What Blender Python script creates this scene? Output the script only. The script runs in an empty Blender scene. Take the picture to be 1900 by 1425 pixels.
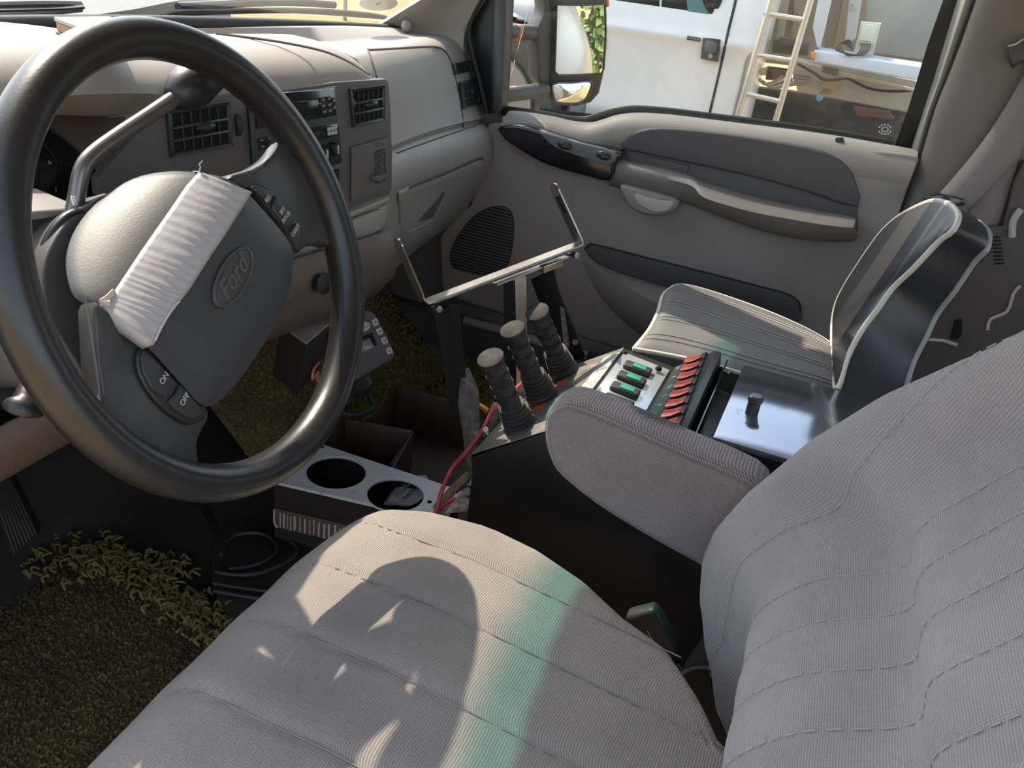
import bpy, bmesh, math, random
from mathutils import Vector, Matrix
random.seed(7)
scene = bpy.context.scene
COL = scene.collection
PI = math.pi
V = Vector

# ------------------------------------------------------------------ camera
W, H, FOC = 1900.0, 1425.0, 1550.0
WHEEL = V((-0.41, 0.0, 0.66))
EYE = WHEEL + V((-0.537, -0.449, 0.258))
YAW, PIT, ROL = math.radians(18.16), math.radians(-26.80), math.radians(8.14)
FWD = V((math.cos(PIT)*math.cos(YAW), math.cos(PIT)*math.sin(YAW), math.sin(PIT)))
_r = V((math.sin(YAW), -math.cos(YAW), 0)); _u = _r.cross(FWD)
RGT = _r*math.cos(ROL) + _u*math.sin(ROL)
UPV = RGT.cross(FWD)
cd = bpy.data.cameras.new('camera'); cam = bpy.data.objects.new('camera', cd); COL.objects.link(cam)
cd.sensor_width = 36; cd.lens = FOC/W*36; cd.clip_start = 0.02; cd.clip_end = 300
cam.matrix_world = Matrix(((RGT.x, UPV.x, -FWD.x, EYE.x), (RGT.y, UPV.y, -FWD.y, EYE.y), (RGT.z, UPV.z, -FWD.z, EYE.z), (0, 0, 0, 1)))
scene.camera = cam

# ------------------------------------------------------------------ light
scene.view_settings.view_transform = 'Standard'
scene.view_settings.look = 'None'
scene.view_settings.gamma = 1
scene.view_settings.use_curve_mapping = False
scene.view_settings.exposure = 0.0
world = bpy.data.worlds.new('sky'); scene.world = world; world.use_nodes = True
wn = world.node_tree; bg = wn.nodes['Background']
sky = wn.nodes.new('ShaderNodeTexSky'); sky.sky_type = 'NISHITA'; sky.sun_disc = False
sky.sun_elevation = math.radians(50); sky.sun_rotation = math.radians(27); sky.air_density = 1.0; sky.dust_density = 2.0; sky.ozone_density = 1.0
hs = wn.nodes.new('ShaderNodeHueSaturation'); hs.inputs['Saturation'].default_value = 0.62
wn.links.new(sky.outputs[0], hs.inputs['Color']); wn.links.new(hs.outputs[0], bg.inputs[0]); bg.inputs[1].default_value = 0.55
SUN = V((0.40, 0.755, 1.0)).normalized()
sd = bpy.data.lights.new('sun', 'SUN'); sd.energy = 7.5; sd.angle = math.radians(0.6); sd.color = (1.0, 0.87, 0.70)
sun = bpy.data.objects.new('sun', sd); COL.objects.link(sun)
sun.rotation_euler = SUN.to_track_quat('Z', 'Y').to_euler(); sun.location = (2, 4, 6)
scene.cycles.max_bounces = 10; scene.cycles.diffuse_bounces = 6; scene.cycles.transparent_max_bounces = 16
scene.cycles.caustics_reflective = False; scene.cycles.caustics_refractive = False
scene.cycles.use_denoising = True

# ------------------------------------------------------------------ points
def ray(px, py): return FWD + RGT*((px - W/2)/FOC) - UPV*((py - H/2)/FOC)
def at(px, py, x=None, y=None, z=None):
    d = ray(px, py)
    if x is not None: t = (x - EYE.x)/d.x
    elif y is not None: t = (y - EYE.y)/d.y
    else: t = (z - EYE.z)/d.z
    return EYE + d*t
def atp(px, py, p, n):
    d = ray(px, py)
    return EYE + d*((V(p) - EYE).dot(n)/d.dot(n))
def lerp(a, b, t): return a + (b - a)*t
def sstep(a, b, x):
    t = min(1, max(0, (x - a)/(b - a))); return t*t*(3 - 2*t)
def spline(P, n, closed=False):
    """Catmull-Rom through P, n steps per span"""
    P = [V(p) for p in P]; out = []; m = len(P)
    for i in range(m if closed else m - 1):
        if closed: a, b, c, d = P[(i-1) % m], P[i], P[(i+1) % m], P[(i+2) % m]
        else: a, b, c, d = P[max(i-1, 0)], P[i], P[i+1], P[min(i+2, m-1)]
        for k in range(n):
            t = k/n
            out.append(0.5*((2*b) + (c - a)*t + (2*a - 5*b + 4*c - d)*t*t + (3*b - a - 3*c + d)*t*t*t))
    if not closed: out.append(P[-1].copy())
    return out
def pwl(T, x):
    """piecewise linear table lookup; T rows (x, v...)"""
    if x <= T[0][0]: return T[0][1:]
    for a, b in zip(T, T[1:]):
        if x <= b[0]:
            t = (x - a[0])/(b[0] - a[0]); return tuple(lerp(p, q, t) for p, q in zip(a[1:], b[1:]))
    return T[-1][1:]

# ------------------------------------------------------------------ geometry collector (world coordinates)
class G:
    def __init__(s): s.v = []; s.f = []
    def add(s, v, f):
        o = len(s.v); s.v += [V(p) for p in v]; s.f += [tuple(i + o for i in q) for q in f]; return s
    def bm(s, bm):
        bm.verts.index_update(); s.add([v.co.copy() for v in bm.verts], [[v.index for v in f.verts] for f in bm.faces]); bm.free(); return s
    def hexa(s, P, bev=0, seg=2):
        """8 corners: bottom ring 4, top ring 4"""
        bm = bmesh.new(); vs = [bm.verts.new(p) for p in P]
        for q in ((3, 2, 1, 0), (4, 5, 6, 7), (0, 1, 5, 4), (1, 2, 6, 5), (2, 3, 7, 6), (3, 0, 4, 7)): bm.faces.new([vs[i] for i in q])
        bmesh.ops.recalc_face_normals(bm, faces=bm.faces)
        if bev: bmesh.ops.bevel(bm, geom=list(bm.edges), offset=bev, segments=seg, profile=0.5, affect='EDGES', clamp_overlap=True)
        return s.bm(bm)
    def box(s, a, b, bev=0, seg=2):
        (x0, y0, z0), (x1, y1, z1) = a, b
        return s.hexa([(x0, y0, z0), (x1, y0, z0), (x1, y1, z0), (x0, y1, z0), (x0, y0, z1), (x1, y0, z1), (x1, y1, z1), (x0, y1, z1)], bev, seg)
    def obox(s, c, ax, ay, az, bev=0, seg=2):
        """box about centre c with half-axis vectors"""
        c, ax, ay, az = V(c), V(ax), V(ay), V(az)
        P = [c + ax*i + ay*j + az*k for k in (-1, 1) for i, j in ((-1, -1), (1, -1), (1, 1), (-1, 1))]
        return s.hexa(P, bev, seg)
    def prism(s, poly, vec, bev=0, seg=3, front_only=False):
        """polygon of 3d points extruded by vec; bevel applied on the poly side (and far side unless front_only)"""
        bm = bmesh.new(); vec = V(vec); n = len(poly)
        a = [bm.verts.new(V(p)) for p in poly]; b = [bm.verts.new(V(p) + vec) for p in poly]
        f0 = bm.faces.new(a); f1 = bm.faces.new(b[::-1])
        for i in range(n): bm.faces.new((a[i], b[i], b[(i+1) % n], a[(i+1) % n]))
        bmesh.ops.recalc_face_normals(bm, faces=bm.faces)
        if bev:
            e = list(f0.edges) + ([] if front_only else list(f1.edges))
            bmesh.ops.bevel(bm, geom=e, offset=bev, segments=seg, profile=0.5, affect='EDGES', clamp_overlap=True)
        return s.bm(bm)
    def tube(s, path, r, n=10, flat=None, cap=True):
        """round tube along a path; flat=(vector, factor) squashes it along a direction"""
        P = [V(p) for p in path]; m = len(P); rr = r if isinstance(r, (list, tuple)) else [r]*m
        up = V((0.123, 0.321, 0.94)); rows = []
        T = [(P[min(i+1, m-1)] - P[max(i-1, 0)]).normalized() for i in range(m)]
        u = T[0].cross(up); u = u.normalized() if u.length > 1e-4 else V((1, 0, 0))
        for i in range(m):
            u = (u - T[i]*u.dot(T[i])).normalized(); w = T[i].cross(u)
            row = []
            for k in range(n):
                d = (u*math.cos(2*PI*k/n) + w*math.sin(2*PI*k/n))*rr[i]
                if flat: fv = V(flat[0]).normalized(); d -= fv*d.dot(fv)*(1 - flat[1])
                row.append(P[i] + d)
            rows.append(row)
        o = len(s.v); s.v += [p for row in rows for p in row]
        for i in range(m-1):
            for k in range(n): s.f.append((o+i*n+k, o+i*n+(k+1) % n, o+(i+1)*n+(k+1) % n, o+(i+1)*n+k))
        if cap: s.f.append(tuple(o+k for k in range(n))[::-1]); s.f.append(tuple(o+(m-1)*n+k for k in range(n)))
        return s
    def loop(s, path, r, n=8):
        """closed tube"""
        P = [V(p) for p in path]; m = len(P); c = sum(P, V())/m; rows = []
        nn = V()
        for i in range(m): nn += (P[i]-c).cross(P[(i+1) % m]-c)
        nn.normalize()
        for i in range(m):
            t = (P[(i+1) % m] - P[i-1]).normalized(); u = t.cross(nn).normalized(); w = t.cross(u)
            rows.append([P[i] + (u*math.cos(2*PI*k/n) + w*math.sin(2*PI*k/n))*r for k in range(n)])
        o = len(s.v); s.v += [p for row in rows for p in row]
        for i in range(m):
            j = (i+1) % m
            for k in range(n): s.f.append((o+i*n+k, o+i*n+(k+1) % n, o+j*n+(k+1) % n, o+j*n+k))
        return s
    def lathe(s, p, axis, prof, n=24, sx=1.0, side=None):
        """prof rows (t along axis, radius)"""
        p, a = V(p), V(axis).normalized(); u = V(side).normalized() if side else a.cross(V((0.3, 0.2, 0.93)) if abs(a.z) < .9 else V((1, 0, 0))).normalized()
        u = (u - a*u.dot(a)).normalized(); w = a.cross(u); o = len(s.v); m = len(prof)
        for t, r in prof:
            for k in range(n): s.v.append(p + a*t + (u*math.cos(2*PI*k/n)*sx + w*math.sin(2*PI*k/n))*max(r, 1e-5))
        for i in range(m-1):
            for k in range(n): s.f.append((o+i*n+k, o+i*n+(k+1) % n, o+(i+1)*n+(k+1) % n, o+(i+1)*n+k))
        s.f.append(tuple(o+k for k in range(n))[::-1]); s.f.append(tuple(o+(m-1)*n+k for k in range(n)))
        return s
    def grid(s, P, cu=False, cv=False, cap=False):
        m, n = len(P), len(P[0]); o = len(s.v); s.v += [V(p) for row in P for p in row]
        for i in range(m if cu else m-1):
            for j in range(n if cv else n-1):
                a, b = (i+1) % m, (j+1) % n
                s.f.append((o+i*n+j, o+i*n+b, o+a*n+b, o+a*n+j))
        if cap:
            s.f.append(tuple(o+j for j in range(n))[::-1]); s.f.append(tuple(o+(m-1)*n+j for j in range(n)))
        return s
    def dome(s, outline, centre, hfun, rings=8, base=None):
        """closed outline filled by shrinking rings, each ring offset by hfun(s) vector"""
        c = V(centre); rows = []
        if base is not None: rows.append([V(p) + base for p in outline])
        for i in range(rings+1):
            t = 1 - i/rings*0.999
            rows.append([c + (V(p) - c)*t + hfun(t, c + (V(p) - c)*t) for p in outline])
        s.grid(rows, cv=True); n = len(outline); o = len(s.v) - n
        s.f.append(tuple(o+k for k in range(n)))
        if base is not None: o2 = len(s.v) - n*len(rows); s.f.append(tuple(o2+k for k in range(n))[::-1])
        return s

def root_of(o):
    while o.parent: o = o.parent
    return o
def make(name, g, m, parent=None, smooth=True, angle=38, sub=0, solid=0, origin=None, weld=False):
    bm = bmesh.new()
    vs = [bm.verts.new(p) for p in g.v]
    for q in g.f:
        if len(set(q)) > 2:
            try: bm.faces.new([vs[i] for i in q])
            except ValueError: pass
    if weld: bmesh.ops.remove_doubles(bm, verts=bm.verts, dist=weld if weld is not True else 1e-5)
    bmesh.ops.recalc_face_normals(bm, faces=bm.faces)
    if parent is not None: off = root_of(parent).location.copy()
    elif origin is not None: off = V(origin)
    else:
        xs = [v.co for v in bm.verts]
        off = V(((min(p.x for p in xs)+max(p.x for p in xs))/2, (min(p.y for p in xs)+max(p.y for p in xs))/2, min(p.z for p in xs)))
    for v in bm.verts: v.co -= off
    if smooth:
        ca = math.radians(angle)
        for f in bm.faces: f.smooth = True
        for e in bm.edges:
            if len(e.link_faces) == 2 and e.calc_face_angle(0) > ca: e.smooth = False
    me = bpy.data.meshes.new(name); bm.to_mesh(me); bm.free()
    me.materials.append(m)
    o = bpy.data.objects.new(name, me); COL.objects.link(o)
    if parent is not None: o.parent = parent
    else: o.location = off
    if solid: md = o.modifiers.new('thick', 'SOLIDIFY'); md.thickness = solid; md.offset = -1
    if sub: md = o.modifiers.new('smooth', 'SUBSURF'); md.levels = sub; md.render_levels = sub
    return o
def cut(o, g):
    """carve the closed shape g out of o, applied at once"""
    tmp = make('cutter', g, o.data.materials[0], smooth=False)
    r = root_of(o)
    md = o.modifiers.new('carve', 'BOOLEAN'); md.operation = 'DIFFERENCE'; md.object = tmp; md.solver = 'EXACT'
    bpy.context.view_layer.update()
    dg = bpy.context.evaluated_depsgraph_get()
    me = bpy.data.meshes.new_from_object(o.evaluated_get(dg)); o.modifiers.remove(md)
    old = o.data; o.data = me; bpy.data.meshes.remove(old)
    tm = tmp.data; bpy.data.objects.remove(tmp); bpy.data.meshes.remove(tm)
def thing(name, label, cat, loc, group=None):
    o = bpy.data.objects.new(name, None); COL.objects.link(o); o.location = V(loc); o.empty_display_size = 0.05
    return tag(o, label, cat, group)
def tag(o, label, cat, group=None, kind=None):
    o['label'] = label; o['category'] = cat
    if group: o['group'] = group
    if kind: o['kind'] = kind
    return o
def lab(o, label): o['label'] = label; return o
def struct(o): o['kind'] = 'structure'; return o
def text(name, s, size, p, right, up, m, parent, depth=0.0004, bold=0.0):
    """flat lettering, centred on p, reading along right"""
    cu = bpy.data.curves.new('letters', 'FONT'); cu.body = s; cu.size = size; cu.extrude = depth; cu.align_x = 'CENTER'; cu.align_y = 'CENTER'; cu.offset = bold*size
    t = bpy.data.objects.new('letters', cu); COL.objects.link(t); bpy.context.view_layer.update()
    me = bpy.data.meshes.new_from_object(t.evaluated_get(bpy.context.evaluated_depsgraph_get()))
    bpy.data.objects.remove(t); bpy.data.curves.remove(cu)
    r = V(right).normalized(); u = V(up); u = (u - r*u.dot(r)).normalized(); n = r.cross(u)
    g = G(); g.add([V(p) + r*v.co.x + u*v.co.y + n*v.co.z for v in me.vertices], [list(q.vertices) for q in me.polygons])
    bpy.data.meshes.remove(me)
    return make(name, g, m, parent, smooth=False)

# ------------------------------------------------------------------ materials
def mat(name, col, rough=0.5, metal=0.0, spec=0.5, bump=None, var=None, coat=0.0, stain=None):
    """bump=(scale, strength, distance)   var=(scale, amount, colour2)  stain=(scale, threshold, colour)"""
    m = bpy.data.materials.new(name); m.use_nodes = True; nt = m.node_tree; b = nt.nodes['Principled BSDF']
    b.inputs['Base Color'].default_value = (*col, 1); b.inputs['Roughness'].default_value = rough; b.inputs['Metallic'].default_value = metal
    b.inputs['Specular IOR Level'].default_value = spec; b.inputs['Coat Weight'].default_value = coat; b.inputs['Coat Roughness'].default_value = 0.08
    tc = nt.nodes.new('ShaderNodeTexCoord'); last = None
    def noise(sc, det=4, ro=0.6):
        n = nt.nodes.new('ShaderNodeTexNoise'); n.inputs['Scale'].default_value = sc; n.inputs['Detail'].default_value = det; n.inputs['Roughness'].default_value = ro
        nt.links.new(tc.outputs['Object'], n.inputs['Vector']); return n
    if var:
        n = noise(var[0]); mr = nt.nodes.new('ShaderNodeMapRange'); mr.inputs[1].default_value = 0.35; mr.inputs[2].default_value = 0.65; mr.inputs[4].default_value = var[1]
        nt.links.new(n.outputs[0], mr.inputs[0])
        mx = nt.nodes.new('ShaderNodeMix'); mx.data_type = 'RGBA'; mx.inputs[6].default_value = (*col, 1); mx.inputs[7].default_value = (*var[2], 1)
        nt.links.new(mr.outputs[0], mx.inputs[0]); last = mx.outputs[2]
    if stain:
        n = noise(stain[0], 6, 0.7); mr = nt.nodes.new('ShaderNodeMapRange'); mr.inputs[1].default_value = stain[1]; mr.inputs[2].default_value = stain[1]+0.06
        nt.links.new(n.outputs[0], mr.inputs[0])
        mx = nt.nodes.new('ShaderNodeMix'); mx.data_type = 'RGBA'; mx.inputs[7].default_value = (*stain[2], 1)
        if last: nt.links.new(last, mx.inputs[6])
        else: mx.inputs[6].default_value = (*col, 1)
        nt.links.new(mr.outputs[0], mx.inputs[0]); last = mx.outputs[2]
    if last: nt.links.new(last, b.inputs['Base Color'])
    if bump:
        n = noise(bump[0], 3); bp = nt.nodes.new('ShaderNodeBump'); bp.inputs['Strength'].default_value = bump[1]; bp.inputs['Distance'].default_value = bump[2]
        nt.links.new(n.outputs[0], bp.inputs['Height']); nt.links.new(bp.outputs[0], b.inputs['Normal'])
    return m
def ribbed(name, c1, c2, freq=(420, 900), strength=0.5, rough=0.9, stain=None):
    """woven seat cloth: ribs that run across the seat, crossed by a finer thread"""
    m = bpy.data.materials.new(name); m.use_nodes = True; nt = m.node_tree; b = nt.nodes['Principled BSDF']
    b.inputs['Roughness'].default_value = rough; b.inputs['Specular IOR Level'].default_value = 0.15
    b.inputs['Sheen Weight'].default_value = 0.25; b.inputs['Sheen Roughness'].default_value = 0.5
    L = nt.links.new
    tc = nt.nodes.new('ShaderNodeTexCoord'); sp = nt.nodes.new('ShaderNodeSeparateXYZ'); L(tc.outputs['Object'], sp.inputs[0])
    def op(o, a, bb, c=None):
        n = nt.nodes.new('ShaderNodeMath'); n.operation = o
        for i, v in enumerate((a, bb, c)):
            if v is None: continue
            if isinstance(v, (int, float)): n.inputs[i].default_value = v
            else: L(v, n.inputs[i])
        return n.outputs[0]
    no = nt.nodes.new('ShaderNodeTexNoise'); no.inputs['Scale'].default_value = 300; no.inputs['Detail'].default_value = 2; L(tc.outputs['Object'], no.inputs['Vector'])
    wob = op('MULTIPLY', no.outputs[0], 3.0)
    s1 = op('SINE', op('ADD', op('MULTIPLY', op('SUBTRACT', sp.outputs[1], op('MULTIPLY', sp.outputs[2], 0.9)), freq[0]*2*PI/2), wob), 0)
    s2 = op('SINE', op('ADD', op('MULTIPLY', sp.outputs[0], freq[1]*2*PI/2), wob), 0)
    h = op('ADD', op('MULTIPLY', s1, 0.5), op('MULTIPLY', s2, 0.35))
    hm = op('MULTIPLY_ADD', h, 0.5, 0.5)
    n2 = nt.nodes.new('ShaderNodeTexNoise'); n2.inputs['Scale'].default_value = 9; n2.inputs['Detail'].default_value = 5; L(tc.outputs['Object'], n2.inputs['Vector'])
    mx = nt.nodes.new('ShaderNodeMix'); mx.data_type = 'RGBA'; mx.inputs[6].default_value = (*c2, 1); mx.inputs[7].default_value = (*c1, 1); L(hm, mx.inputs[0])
    mr = nt.nodes.new('ShaderNodeMapRange'); mr.inputs[1].default_value = 0.3; mr.inputs[2].default_value = 0.7; mr.inputs[3].default_value = 0.85; mr.inputs[4].default_value = 1.1; L(n2.outputs[0], mr.inputs[0])
    m2 = nt.nodes.new('ShaderNodeMix'); m2.data_type = 'RGBA'; m2.blend_type = 'MULTIPLY'; m2.inputs[0].default_value = 1; L(mx.outputs[2], m2.inputs[6]); L(mr.outputs[0], m2.inputs[7])
    last = m2.outputs[2]
    if stain:   # a worn dirty mark with its own place and shape: (centre, radius xyz, colour)
        (cx, cy, cz), (rx, ry, rz), cc = stain
        e = op('ADD', op('ADD', op('POWER', op('MULTIPLY', op('SUBTRACT', sp.outputs[0], cx), 1/rx), 2), op('POWER', op('MULTIPLY', op('SUBTRACT', sp.outputs[1], cy), 1/ry), 2)), op('POWER', op('MULTIPLY', op('SUBTRACT', sp.outputs[2], cz), 1/rz), 2))
        n3 = nt.nodes.new('ShaderNodeTexNoise'); n3.inputs['Scale'].default_value = 60; n3.inputs['Detail'].default_value = 6; L(tc.outputs['Object'], n3.inputs['Vector'])
        q = op('ADD', e, op('MULTIPLY', n3.outputs[0], 1.6))
        m3r = nt.nodes.new('ShaderNodeMapRange'); m3r.inputs[1].default_value = 1.9; m3r.inputs[2].default_value = 1.1; L(q, m3r.inputs[0])
        m3 = nt.nodes.new('ShaderNodeMix'); m3.data_type = 'RGBA'; m3.inputs[7].default_value = (*cc, 1); L(last, m3.inputs[6]); L(m3r.outputs[0], m3.inputs[0]); last = m3.outputs[2]
    L(last, b.inputs['Base Color'])
    bp = nt.nodes.new('ShaderNodeBump'); bp.inputs['Strength'].default_value = strength; bp.inputs['Distance'].default_value = 0.001; L(h, bp.inputs['Height']); L(bp.outputs[0], b.inputs['Normal'])
    return m
def glass(name, tint=(1, 1, 1), refl=1.0, dust=0.0, band=None):
    """thin pane: clear with a sheen; band=(z low, z high, colour) is the tinted sun strip at the top of a windscreen"""
    m = bpy.data.materials.new(name); m.use_nodes = True; nt = m.node_tree; nt.nodes.clear(); L = nt.links.new
    out = nt.nodes.new('ShaderNodeOutputMaterial'); tr = nt.nodes.new('ShaderNodeBsdfTransparent'); gl = nt.nodes.new('ShaderNodeBsdfGlossy'); mx = nt.nodes.new('ShaderNodeMixShader')
    gl.inputs['Roughness'].default_value = 0.02; tr.inputs[0].default_value = (*tint, 1)
    fr = nt.nodes.new('ShaderNodeFresnel'); fr.inputs[0].default_value = 1.45
    mu = nt.nodes.new('ShaderNodeMath'); mu.operation = 'MULTIPLY'; mu.inputs[1].default_value = refl; L(fr.outputs[0], mu.inputs[0])
    if band:
        tc = nt.nodes.new('ShaderNodeTexCoord'); sp = nt.nodes.new('ShaderNodeSeparateXYZ'); L(tc.outputs['Object'], sp.inputs[0])
        mr = nt.nodes.new('ShaderNodeMapRange'); mr.interpolation_type = 'SMOOTHSTEP'; mr.inputs[1].default_value = band[0]; mr.inputs[2].default_value = band[1]; L(sp.outputs[2], mr.inputs[0])
        cm = nt.nodes.new('ShaderNodeMix'); cm.data_type = 'RGBA'; cm.inputs[6].default_value = (*tint, 1); cm.inputs[7].default_value = (*band[2], 1); L(mr.outputs[0], cm.inputs[0]); L(cm.outputs[2], tr.inputs[0])
    L(mu.outputs[0], mx.inputs[0]); L(tr.outputs[0], mx.inputs[1]); L(gl.outputs[0], mx.inputs[2]); last = mx
    if dust:
        tc = nt.nodes.new('ShaderNodeTexCoord'); n = nt.nodes.new('ShaderNodeTexNoise'); n.inputs['Scale'].default_value = 14; n.inputs['Detail'].default_value = 8; n.inputs['Roughness'].default_value = 0.75; L(tc.outputs['Object'], n.inputs['Vector'])
        mr = nt.nodes.new('ShaderNodeMapRange'); mr.inputs[1].default_value = 0.4; mr.inputs[2].default_value = 0.75; mr.inputs[3].default_value = dust*0.3; mr.inputs[4].default_value = dust*1.6; L(n.outputs[0], mr.inputs[0])
        df = nt.nodes.new('ShaderNodeBsdfDiffuse'); df.inputs[0].default_value = (0.55, 0.52, 0.46, 1)
        m2 = nt.nodes.new('ShaderNodeMixShader'); L(mr.outputs[0], m2.inputs[0]); L(mx.outputs[0], m2.inputs[1]); L(df.outputs[0], m2.inputs[2]); last = m2
    L(last.outputs[0], out.inputs[0])
    return m
M = {}
M['dash'] = mat('grey_beige_plastic', (0.315, 0.284, 0.248), 0.55, bump=(700, 0.25, 0.0006), var=(6, 0.4, (0.26, 0.232, 0.20)))
M['dash_dark'] = mat('brown_grey_shaded_plastic', (0.115, 0.102, 0.095), 0.6, bump=(700, 0.25, 0.0006), var=(5, 0.4, (0.085, 0.075, 0.07)))  # dash plastic darkened; holds the centre stack's shade in its colour
M['door'] = mat('warm_grey_door_plastic', (0.295, 0.264, 0.243), 0.55, bump=(600, 0.25, 0.0006), var=(5, 0.35, (0.245, 0.215, 0.195)))
M['door_dark'] = mat('charcoal_door_trim', (0.085, 0.08, 0.08), 0.55, bump=(600, 0.3, 0.0006), var=(6, 0.3, (0.065, 0.06, 0.058)))
M['black'] = mat('black_plastic', (0.016, 0.016, 0.017), 0.42, bump=(500, 0.15, 0.0004))
M['black_gloss'] = mat('glossy_black', (0.012, 0.012, 0.014), 0.14, coat=0.4)
M['vent'] = mat('black_vent_plastic', (0.022, 0.022, 0.022), 0.4)
M['hole'] = mat('dark_cavity', (0.006, 0.006, 0.006), 0.9)
M['grey_mark'] = mat('grey_print', (0.45, 0.45, 0.44), 0.6)
M['white_mark'] = mat('white_print', (0.72, 0.72, 0.70), 0.6)
M['leather'] = mat('worn_black_leather', (0.015, 0.015, 0.016), 0.33, bump=(260, 0.22, 0.0006), var=(14, 0.5, (0.028, 0.025, 0.023)))
M['rubber'] = mat('black_rubber', (0.022, 0.021, 0.021), 0.55, bump=(200, 0.2, 0.0005), var=(40, 0.4, (0.06, 0.055, 0.05)))
M['seal'] = mat('rubber_seal', (0.014, 0.014, 0.014), 0.6)
M['headliner'] = mat('grey_headliner', (0.36, 0.34, 0.31), 0.9, bump=(400, 0.3, 0.001))
M['paint'] = mat('silver_paint', (0.15, 0.15, 0.155), 0.3, coat=0.5)
M['steel'] = mat('bare_steel', (0.50, 0.47, 0.43), 0.32, 0.9, var=(60, 0.5, (0.30, 0.26, 0.22)), bump=(300, 0.15, 0.0004))
M['chrome'] = mat('bright_metal', (0.75, 0.73, 0.70), 0.2, 1.0)
M['black_metal'] = mat('black_painted_steel', (0.009, 0.009, 0.009), 0.6, 0.0, 0.2, stain=(50, 0.66, (0.25, 0.22, 0.18)))
M['dusty_metal'] = mat('dusty_steel', (0.20, 0.19, 0.17), 0.6, 0.3, var=(90, 0.8, (0.07, 0.065, 0.06)), stain=(25, 0.6, (0.36, 0.30, 0.22)), bump=(150, 0.4, 0.001))
M['wood'] = mat('dark_stained_wood', (0.040, 0.024, 0.017), 0.6, var=(30, 0.7, (0.09, 0.05, 0.034)), bump=(120, 0.4, 0.001))
M['tan'] = mat('tan_plastic', (0.135, 0.100, 0.078), 0.6, bump=(500, 0.2, 0.0005))

# ================================================================== the cab's shell
GROUND = -0.86
m_mat = mat('black_rubber_floor', (0.020, 0.016, 0.014), 0.75, bump=(120, 0.4, 0.001), var=(8, 0.8, (0.045, 0.034, 0.028)))
g = G()   # floor pan with the raised tunnel and the sloping toe board
XS = [-0.80, -0.20, -0.14, -0.08, 0.30, 0.38, 0.80]
def tun(i): return (0, 0, 0.015, 0.03, 0.03, 0.015, 0)[i]
rows = []
for y, z in ((-1.30, 0), (-0.50, 0), (0.10, 0), (0.40, 0.0), (0.50, 0.03), (0.70, 0.30), (0.74, 0.45), (0.76, 0.62)):
    rows.append([V((x, y, z + tun(i)*(1 if y < 0.45 else 0.4))) for i, x in enumerate(XS)])
g.grid(rows); g.grid([[p - V((0, 0, 0.05)) for p in r] for r in rows])
struct(make('floor', g, m_mat, angle=60))
g = G().box((-0.78, 0.76, 0.25), (0.84, 0.80, 0.70)); struct(make('wall_front', g, mat('firewall_felt', (0.03, 0.028, 0.026), 0.9)))
# roof, its front edge throws the shadow line across both seats
g = G(); rows = []
def head(x): return 0.245 - 0.32*(x - 0.05)**2
for x in (-0.68, -0.5, -0.25, 0, 0.25, 0.5, 0.66):
    rows.append([V((x, head(x) + 0.012, 1.128)), V((x, head(x), 1.129)), V((x, head(x) - 0.05, 1.15)), V((x, -0.4, 1.18)), V((x, -1.3, 1.17))])
g.grid(rows)
struct(make('ceiling', g, M['headliner'], solid=-0.03))
g = G().box((-0.78, -1.36, -0.05), (0.84, -1.30, 0.62)).box((-0.78, -1.36, 1.05), (0.84, -1.30, 1.20)).box((-0.78, -1.36, 0.6), (-0.6, -1.30, 1.2)).box((0.62, -1.36, 0.6), (0.84, -1.30, 1.2))
struct(make('wall_rear', g, M['headliner']))
# windscreen
def ws(x, t):    # t 0 base .. 1 header
    yb = 0.66 - 0.32*(x - 0.02)**2
    xx = x*(1 - 0.14*t); yt = 0.245 - 0.32*(xx - 0.05)**2
    return V((xx, lerp(yb, yt, t) + 0.02*math.sin(PI*t), lerp(0.735, 1.132, t)))
g = G(); g.grid([[ws(x, t/8) for t in range(9)] for x in (-0.74, -0.6, -0.4, -0.2, 0, 0.2, 0.4, 0.6, 0.76)])
m_ws = glass('windscreen_glass', (0.97, 0.99, 0.98), 0.25, dust=0.02, band=(1.090, 1.116, (0.10, 0.43, 0.42)))
struct(make('window_1', g, m_ws, origin=(0, 0, 0)))
g = G(); g.tube(spline([ws(x, 0.03) + V((0, -0.012, 0.004)) for x in (-0.74, -0.5, -0.25, 0, 0.25, 0.5, 0.70, 0.75)], 4), 0.012)
g.tube([ws(0.76, t) + V((-0.002, -0.006, 0)) for t in (0.01, 0.2, 0.4, 0.6, 0.8, 1)], 0.006)
struct(make('trim_1', g, M['seal']))
# passenger side windscreen pillar
g = G(); P0 = []
for k, (a, b, c) in enumerate((((690, 58), (765, 82), (858, 96)), ((715, 42), (785, 60), (860, 62)), ((760, 14), (820, 30), (872, 36)), ((812, -20), (850, -5), (892, 0)), ((860, -70), (890, -52), (930, -45)))):
    P0.append([at(*a, x=0.725), at(*b, x=0.775), at(*c, x=0.80)])
top = [V((0.650, 0.145, 1.132)), V((0.675, 0.105, 1.14)), V((0.70, 0.06, 1.14))]
P0.append(top)
rows = []
for r in P0: q = spline(r, 6); rows.append([q[0] + V((0.06, 0.03, 0))] + q + [q[-1] + V((0.05, 0.0, 0))])
cols = list(zip(*rows)); cols = [spline(c, 3) for c in cols]
g.grid(cols)
struct(make('trim_2', g, M['dash'], angle=70, solid=0.004))
g = G().lathe(at(752, 48, x=0.73), (-0.3, -1, 0.15), ((0, 0.012), (0.008, 0.011), (0.012, 0.006), (0.0125, 0.0)), 18)
struct(make('trim_3', g, M['dash']))
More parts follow.
